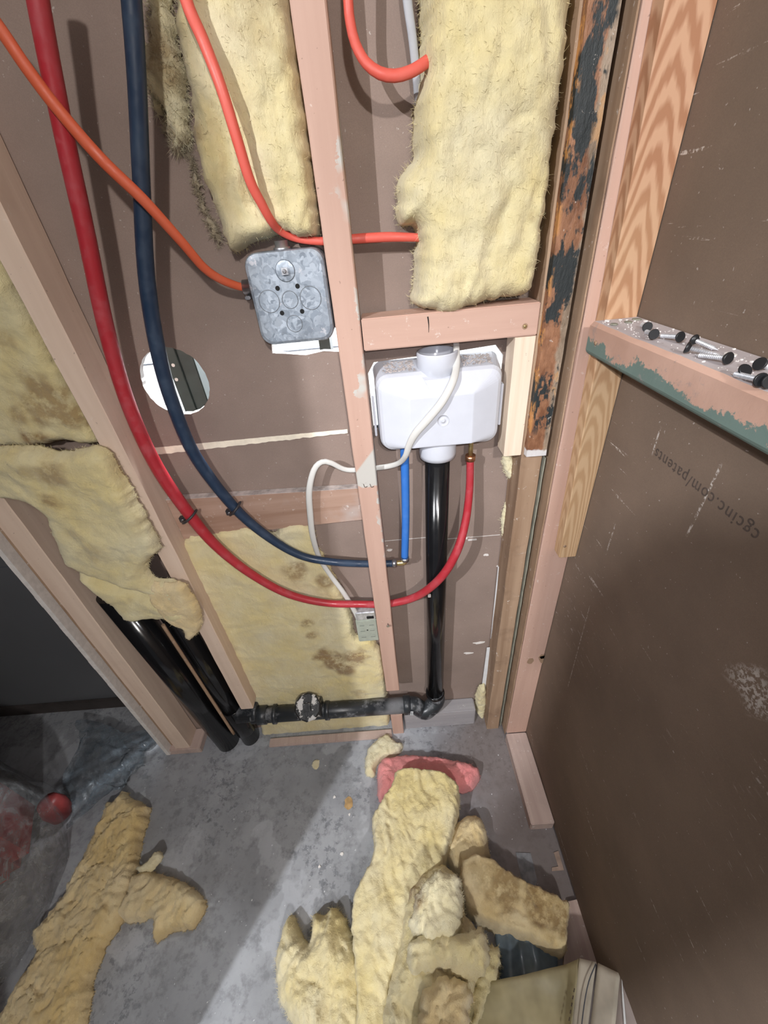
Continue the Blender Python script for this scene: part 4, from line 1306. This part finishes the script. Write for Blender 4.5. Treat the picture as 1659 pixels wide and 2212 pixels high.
def jp(cx_, cy_):  # crop coordinates of my close look -> point on the box face
    return P(480 + cx_ / 5.184, 480 + cy_ / 5.184, 'y', FY)


for (cx_, cy_, r) in ((528, 888, .0145), (760, 868, .0112), (990, 848, .0150), (810, 1135, .0112)):
    p = jp(cx_, cy_)
    MB().lathe(p + Vector((0, .0004, 0)), (0, -1, 0), [(r, 0), (r, .0007), (r - .0006, .0007), (r - .0007, .0003)], 30).build('knockout', M['galv'], JB)
    mb = MB(); vs = []
    for k in range(33):
        a = 2 * math.pi * k / 32
        vs.append(p + Vector((math.cos(a) * (r + .0003), -.0003, math.sin(a) * (r + .0003))))
    mb.tube(vs, .00042, 5, .01).build('knockout_groove', M['galv_line'], JB)
for (cx_, cy_) in ((620, 740), (843, 716), (670, 1017), (895, 998)):
    MB().lathe(jp(cx_, cy_) + Vector((0, .0003, 0)), (0, -1, 0), [(.0033, 0), (.0033, .0006)], 16).build('screw_hole', M['hole'], JB)
p = jp(705, 545)
MB().lathe(p, (0, -1, 0), [(.014, 0), (.0125, .0003), (.008, .0010), (.0045, .0013)], 24).build('dimple', M['galv'], JB)
MB().lathe(p + Vector((0, -.0033, 0)), (0, -1, 0), [(.0062, 0), (.0062, .002)], 4, smooth=False).build('ground_screw_nut', M['zinc'], JB)
MB().lathe(p + Vector((0, -.005, 0)), (0, -1, 0), [(.0028, 0), (.0028, .003), (.0018, .0036)], 12).build('ground_screw', M['steel'], JB)
p = P(522, 622, 'y', .034)
cn = MB()
cn.lathe(Vector((x0 + .0005, .034, p.z)), (-1, 0, 0), [(.0135, 0), (.0135, .003), (.0105, .0032), (.0105, .014), (.0085, .015)], 18)
cn.build('cable_connector', M['steel'], JB)
MB().box((x0 - .012, .020, p.z - .015), (x0 - .004, .042, p.z - .010), bev=.001).build('connector_screw', M['steel'], JB)
# top clamps under wool
p = P(700, 528, 'y', .03)
MB().lathe(Vector((-.062, .034, z1 - .001)), (0, 0, 1), [(.013, 0), (.013, .004), (.010, .005), (.010, .012)], 16).build('cable_connector', M['steel'], JB)

# ------------------------------------------------------------------ sage green outlet back
rc = [P(720 + a / 10.37, 1280 + b / 10.37, 'y', .028) for a, b in ((490, 650), (920, 625), (970, 1075), (560, 1090))]
OBX = empty('device_box', (sum(v.x for v in rc) / 4, .04, min(v.z for v in rc)), 'small sage green electrical box with a metal lip, low beside the middle stud', 'electrical box')
gx0 = min(v.x for v in rc) + .002; gx1 = -.002; gz0 = min(v.z for v in rc); gz1 = max(v.z for v in rc)
MB().box((gx0, .028, gz0), (gx1, .056, gz1), bev=.002).build('body', M['sage'], OBX)
gw = gx1 - gx0; gh = gz1 - gz0
for i in range(2):
    for j, hh in enumerate((.22, .52, .78)):
        cxx = gx0 + gw * (.27 + .46 * i); czz = gz0 + gh * hh
        MB().box((cxx - .006, .0270, czz - .0008), (cxx + .006, .0282, czz + .0008)).build('ridge', M['sage_d'], OBX)
        MB().box((cxx - .005, .0265, czz + .004), (cxx + .005, .0282, czz + .0075), bev=.0008).build('raised_pad', M['sage'], OBX)
MB().lathe(Vector((gx0 + gw * .5, .0283, gz0 + gh * .55)), (0, -1, 0), [(.0022, 0), (.0022, .0006)], 10).build('screw_hole', M['hole'], OBX)
MB().box((gx0 + .002, .030, gz1), (gx1 - .002, .056, gz1 + .028), bev=.002).build('metal_lip', M['zinc'], OBX)
MB().box((gx0 + gw * .55, .0292, gz1 + .004), (gx1 - .006, .0302, gz1 + .014), bev=.0005).build('slot', M['hole'], OBX)

# ------------------------------------------------------------------ metal shim with label, chips
a = P(1076, 1225, 'y', .055); b = P(1060, 1380, 'y', .055); c = P(1052, 1400, 'y', .055); d = P(1036, 1520, 'y', .055)
for k, (p0, p1, lb) in enumerate(((a, b, 'upper pale grey shim strip with barcode print beside the old brown stud'), (c, d, 'lower pale grey shim strip beside the old brown stud'))):
    SH = empty('shim_strip', (p1.x, .055, p1.z), lb, 'strip')
    wv = Vector((.014, 0, 0)) if k == 0 else Vector((.016, 0, 0))
    MB().prism([p0, p0 + wv, p1 + wv, p1], (0, .002, 0)).build('strip', M['label'], SH)
    m_ = p0.lerp(p1, .62 if k == 0 else .72)
    for j in range(5):
        MB().box((m_.x + .004, .0543, m_.z - .012 + j * .0032), (m_.x + .012, .0549, m_.z - .0105 + j * .0032)).build('print_bar', M['ink_b'], SH)
rnd = random.Random(5)
chips = [(1050, 1198, .007, 'y', WD), (1076, 1222, .006, 'y', WD), (1035, 1388, .011, 'y', WD), (1012, 1410, .008, 'y', WD), (842, 1188, .008, 'y', WD), (836, 1178, .003, 'y', WD),
         (755, 1760, .004, 'z', 0), (722, 1722, .005, 'z', 0), (738, 1845, .005, 'z', 0), (690, 1872, .004, 'z', 0), (620, 2176, .004, 'z', 0)]
names = ['white plaster chip on the brown paper right of the black drain pipe', 'white plaster chip at the top of the shim strip', 'long pale paint flake on the brown paper near the old stud',
         'short pale paint flake just under the long one', 'white torn chip beside the centre stud near the elbow', 'tiny white chip above the torn one near the elbow', 'white crumb below the tan floor stain', 'white crumb left of the tan floor stain',
         'white crumb on the floor left of the heap', 'small white crumb on the floor at the shadow edge', 'small white crumb on the floor near the bottom']
for (px, py, r, ax, v), lb in zip(chips, names):
    p = P(px, py, ax, v); vs = []
    for k in range(9):
        a = 2 * math.pi * k / 9; rr = r * rnd.uniform(.5, 1.05)
        st_ = 1.9 if 'flake' in lb else 1.0
        vs.append(p + (Vector((math.cos(a) * rr * st_, -.0022, math.sin(a) * rr * .5)) if ax == 'y' else Vector((math.cos(a) * rr, math.sin(a) * rr, .0025))))
    tag(MB().prism(vs, (0, .0020, 0) if ax == 'y' else (0, 0, -.002)).build('plaster_chip', M['chip']), lb, 'chip')
p = P(753, 1735, 'z', 0)
vs = [p + Vector((math.cos(k * .52) * .012 * (1 + .2 * math.sin(k * 3)), math.sin(k * .52) * .017, .0012)) for k in range(12)]
tag(MB().prism(vs, (0, 0, -.001)).build('glue_stain', simple('tan_glue', (.42, .27, .12), .6, .25, 50)), 'tan glue blob on the grey floor left of the pink wool', 'stain')
p = P(682, 1648, 'z', 0)
fluff('insulation_scrap', [(672, 1650), (680, 1640), (690, 1644), (688, 1658), (678, 1662)], ('z', .004), .006, M['wool_pale'], 'tiny yellow tuft alone on the floor near the plate', amp=.001, freq=60, seed=41, fibers=60, edge=.004, step=.003, flen=.006)

# ------------------------------------------------------------------ screws on the rail
def rpt(cx_, cy_, h=.004):
    return P(1240 + cx_ / 3.959, 640 + cy_ / 3.959, 'z', ZR + h)


SCR = [((627, 262), (560, 236), 'small black headed screw at the far end of the rail, beside a white chip'),
       ((683, 325), (586, 292), 'black headed screw lying second from the far end of the rail'),
       ((908, 347), (715, 338), 'pale ribbed screw lying alone pointing to the far end of the rail'),
       ((1028, 372), (1235, 462), 'upper screw of the crossed trio in the middle of the rail'),
       ((966, 438), (1262, 508), 'lower left screw of the trio in the middle of the rail'),
       ((1318, 530), (1010, 500), 'screw of the trio whose black head points to the near end'),
       ((1462, 632), (1400, 668), 'black headed screw standing at the far side of the near pile'),
       ((1596, 715), (1330, 655), 'long screw with its head at the front of the near pile'),
       ((1590, 578), (1665, 610), 'screw at the wall side of the near pile'),
       ((1672, 730), (1500, 690), 'screw at the near right frame edge of the pile')]
for hd_, tp_, lb in SCR:
    h = rpt(*hd_, .0065); t_ = rpt(*tp_, .0015)
    ln = (t_ - h).length
    d = (t_ - h).normalized()
    ln = min(max(ln, .026), .034)
    E_ = empty('screw', (h.x, h.y, ZR), lb, 'screw', 'loose screws on the rail')
    MB().lathe(h, d, [(.0050, -.0012), (.0055, -.0004), (.0053, .0006), (.003, .0034)], 18).build('head', M['blackhead'], E_)
    pr = []
    k = 0; x = .003
    while x < ln - .006:
        pr += [(.0024, x), (.0017, x + .0011)]; x += .0019
    pr += [(.0016, ln - .005), (.0002, ln)]
    MB().lathe(h, d, pr, 12, smooth=False).build('shank', M['zinc'], E_)
for k, (cx_, cy_, r, mt, lb) in enumerate(((1340, 490, .007, 'chip', 'round pale plaster flake beside the screw trio on the rail'), (610, 205, .0035, 'chip', 'white crumb beside the first screw on the rail'), (285, 203, .005, 'chip', 'white crumb at the far front corner of the rail top'),
                                       (470, 215, .006, 'greenchip', 'green grey flake at the far end of the rail top'), (345, 232, .006, 'greenchip', 'green grey flake near the front corner of the rail top'), (540, 190, .007, 'greenchip', 'green grey flake at the wall corner of the rail top'))):
    p = rpt(cx_, cy_, .0015); vs = []
    for j in range(8):
        a = j * math.pi / 4; rr = r * rnd.uniform(.65, 1.1)
        vs.append(p + Vector((math.cos(a) * rr * .8, math.sin(a) * rr, 0)))
    tag(MB().prism(vs, (0, 0, -.0014)).build('plaster_chip', M[mt]), lb, 'chip')

mb = MB(); rnd = random.Random(9)
for k in range(260):
    y = -.07 - rnd.random() * .45; x = rnd.uniform(.362, .417); q = rnd.uniform(.0003, .0009) if rnd.random() < .85 else rnd.uniform(.001, .0018)
    mb.box((x, y, ZR - .0003), (x + q * 1.3, y + q, ZR + q * .7))
o = mb.build('dust_crumbs', M['chip']); tag(o, 'fine white dust and crumbs scattered on top of the rail', 'dust', kind='stuff')

# ------------------------------------------------------------------ plastic faced batt lower right
def sheet(name, cols, thick, mat, parent, nsub=14, wr=.002, seed=0):
    """cols: list of (top point, bottom point) creases, surface between them"""
    mb = MB(); vs = []; nc = len(cols); m_ = 5
    g = []
    for i in range(nc - 1):
        for k in range(m_):
            u = k / m_
            g.append((cols[i][0].lerp(cols[i + 1][0], u), cols[i][1].lerp(cols[i + 1][1], u)))
    g.append(cols[-1])
    for a_, b_ in g:
        for j in range(nsub + 1):
            p = a_.lerp(b_, j / nsub)
            vs.append(p + Vector((0, 0, wr * noise.noise(p * 40 + Vector((seed, 0, 0))))))
    n = len(vs)
    W_ = nsub + 1
    fs = []
    for i in range(len(g) - 1):
        for j in range(nsub):
            fs.append([i * W_ + j, i * W_ + j + 1, (i + 1) * W_ + j + 1, (i + 1) * W_ + j])
    bot = [v - Vector((0, 0, thick)) for v in vs]
    f2 = [[q + n for q in f][::-1] for f in fs]
    loop = [i * W_ for i in range(len(g))] + [(len(g) - 1) * W_ + j for j in range(1, W_)] + [i * W_ + nsub for i in range(len(g) - 2, -1, -1)] + [j for j in range(nsub - 1, 0, -1)]
    f3 = [[loop[i], loop[(i + 1) % len(loop)], loop[(i + 1) % len(loop)] + n, loop[i] + n] for i in range(len(loop))]
    mb.add(vs + bot, fs + f2 + f3, 0, True)
    return mb.build(name, mat, parent)


def zp(px, py, z): return P(px, py, 'z', z)


FB = empty('faced_batt', zp(1200, 2180, .02), 'plastic faced batt with a folded stapling edge in the lower right corner', 'insulation')
c0 = (zp(1000, 2130, .055), zp(960, 2330, .06)); c1 = (zp(1120, 2108, .085), zp(1090, 2330, .085)); c2 = (zp(1225, 2082, .095), zp(1210, 2330, .095))
c3 = (zp(1252, 2070, .115), zp(1222, 2330, .115)); c4 = (zp(1288, 2078, .125), zp(1256, 2330, .125))
sheet('yellowed_face', [c0, c1, c2, c3], .045, M['film_y'], FB, wr=.006, seed=1)
sheet('stapling_fold', [c3, c4], .012, M['film_w'], FB, wr=.001, seed=2)
c5 = (zp(1292, 2080, .128), zp(1262, 2330, .128)); c6 = (zp(1340, 2103, .145), zp(1318, 2330, .145)); c7 = (zp(1412, 2155, .155), zp(1382, 2330, .155))
sheet('beige_flap', [c5, c6], .004, M['film_w'], FB, wr=.002, seed=3)
sheet('grey_flap', [c6, c7], .003, M['film_g'], FB, wr=.003, seed=4)
MB().tube([zp(1343, 2110, .150), zp(1346, 2160, .150), zp(1350, 2212, .150), zp(1352, 2300, .150)], [.0006, .0018, .002, .002], 8, .02).build('white_crease', M['label'], FB)
MB().tube([zp(1287, 2082, .131), zp(1272, 2120, .131), zp(1262, 2170, .131), zp(1254, 2240, .131), zp(1250, 2310, .131)], .0010, 6, .01).build('dark_seam', M['line'], FB)
for k in range(9):
    p0 = zp(1241 - k * 2.6, 2135 + k * 15.5, .118); p1 = zp(1239.5 - k * 2.6, 2143 + k * 15.5, .118)
    MB().tube([p0, p1], .0009, 5, .01).build('stitch', M['ink'], FB)
# dark folded plastic on the floor
PF = [(1082, 2010), (1110, 2025), (1160, 2045), (1205, 2085), (1160, 2100), (1080, 2120)]
tops = [zp(*q, .02) for q in PF]
mb = MB(); cen = sum(tops, Vector()) / len(tops)
sheet('plastic_sheet', [(zp(1070, 2005, .012), zp(1070, 2120, .012)), (zp(1100, 2012, .03), zp(1105, 2115, .03)), (zp(1122, 2020, .016), zp(1130, 2110, .018)), (zp(1150, 2030, .032), zp(1160, 2105, .03)), (zp(1205, 2060, .01), zp(1205, 2100, .012))], .002, simple('blue_grey_plastic', (.12, .16, .20), .2, .3, 20), None, wr=.004, seed=6)
ps = [o for o in COL.objects if o.name.startswith('plastic_sheet')][0]
tag(ps, 'crumpled dark blue grey plastic on the floor in front of the tan slab', 'plastic')
# dark floor piece & stains by right wall
p = P(1135, 1855, 'z', 0)
q_ = [zp(1114, 1842, .001), zp(1146, 1843, .001), zp(1160, 1900, .001), (zp(1156, 1925, .001)), zp(1128, 1905, .001)]
tag(MB().prism(q_, (0, 0, .0015)).build('paper_scrap', simple('grey_blue_paper', (.22, .23, .25), .7, .3, 40)), 'grey torn scrap lying on the floor near the right wall', 'scrap')
q_ = [zp(1196, 1842, .001), zp(1206, 1838, .001), zp(1218, 1880, .001), zp(1192, 1882, .001), zp(1192, 1874, .001), zp(1206, 1872, .001)]
tag(MB().prism(q_, (0, 0, .0012)).build('paper_scrap', simple('tan_paper', (.34, .25, .2), .7, .2, 40)), 'small tan hook shaped scrap against the right wall', 'scrap')
q_ = [zp(1246, 1945, .0), zp(1290, 2085, .0), zp(1215, 2090, .0), zp(1225, 1950, .0)]
tag(MB().prism(q_, (0, 0, .012)).build('floor_board', M['pinkplate']), 'dusty flat board on the floor along the right wall behind the plastic fold', 'board')

# ------------------------------------------------------------------ plastic bag with red container at left
bc = Vector((-1.215, -.36, 0))
bag = MB(); seg = 56; rg = 34; vs = []
for i in range(rg + 1):
    v = i / rg; phi = v * math.pi * .5
    for k in range(seg):
        a = 2 * math.pi * k / seg
        x = math.cos(a) * math.cos(phi) ** .45; y = math.sin(a) * math.cos(phi) ** .45; z = math.sin(phi)
        q = Vector((x, y, z))
        w_ = 1 + .07 * noise.noise(q * 2.4) + .035 * (1 - abs(noise.noise(Vector((a * 3.2, z * 2.2, 1)))) * 2) + .02 * noise.noise(q * 9)
        vs.append(bc + Vector((x * .30 * w_, y * .30 * w_, .004 + z * .40 * w_)))
fs = []
for i in range(rg):
    for k in range(seg): fs.append([i * seg + k, i * seg + (k + 1) % seg, (i + 1) * seg + (k + 1) % seg, (i + 1) * seg + k])
bag.add(vs, fs, 0, True)
tag(bag.build('plastic_bag', M['film']), 'clear wrinkled plastic bag around red things at the lower left edge', 'bag')
rcn = empty('fuel_can', bc + Vector((.02, .02, .006)), 'red plastic container inside the clear bag at the left edge', 'container')
MB().box((-.13, -.10, 0), (.12, .11, .33), bev=.04, mat=Matrix.Translation(bc + Vector((.075, .10, .006))) @ Matrix.Rotation(.5, 4, 'Z')).build('body', M['redplastic'], rcn)
MB().lathe(bc + Vector((.08, .13, .334)), (0, 0, 1), [(.030, 0), (.030, .03), (.026, .034)], 20).build('cap', M['hole'], rcn)
MB().box((-.10, -.1035, .05), (.08, -.101, .15), bev=.0008, mat=Matrix.Translation(bc + Vector((.075, .10, .006))) @ Matrix.Rotation(.5, 4, 'Z')).build('label_patch', M['film_g'], rcn)
rd = P(118, 1742, 'z', .06)
tag(MB().lathe(Vector((rd.x - .005, rd.y, .004)), (0, 0, 1), [(.020, 0), (.030, .01), (.034, .05), (.026, .085), (.012, .09)], 24).build('red_cap', M['darkred']), 'small round red cap between the clear bag and the draped film', 'cap')
# draped film between bag and left stud
mb = MB(); n1, n2 = 46, 26; vs = []
A_ = zp(168, 1560, .05); B_ = zp(350, 1588, .03); C_ = zp(152, 1790, .03); D_ = zp(300, 1650, .012)
for i in range(n1 + 1):
    for j in range(n2 + 1):
        u = i / n1; v = j / n2
        p = A_.lerp(B_, u).lerp(C_.lerp(D_, u), v)
        s_ = .012 * (1 - abs(noise.noise(Vector((v * 6 + u * 2, u * 1.6, 3)))) * 2) + .006 * noise.noise(Vector((u * 14, v * 14, 1)))
        vs.append(p + Vector((.05 * noise.noise(Vector((u * 2.6, v * 2.6, 7))) + .012 * noise.noise(Vector((u * 11, v * 11, 2))), .05 * noise.noise(Vector((u * 2.6, v * 2.6, 17))), max(-.01, s_))))
fs = [[i * (n2 + 1) + j, (i + 1) * (n2 + 1) + j, (i + 1) * (n2 + 1) + j + 1, i * (n2 + 1) + j + 1] for i in range(n1) for j in range(n2)]
mb.add(vs, fs, 0, True)
tag(mb.build('plastic_film', M['film_dark']), 'smoky clear plastic film spread on the floor beside the far left stud', 'film')
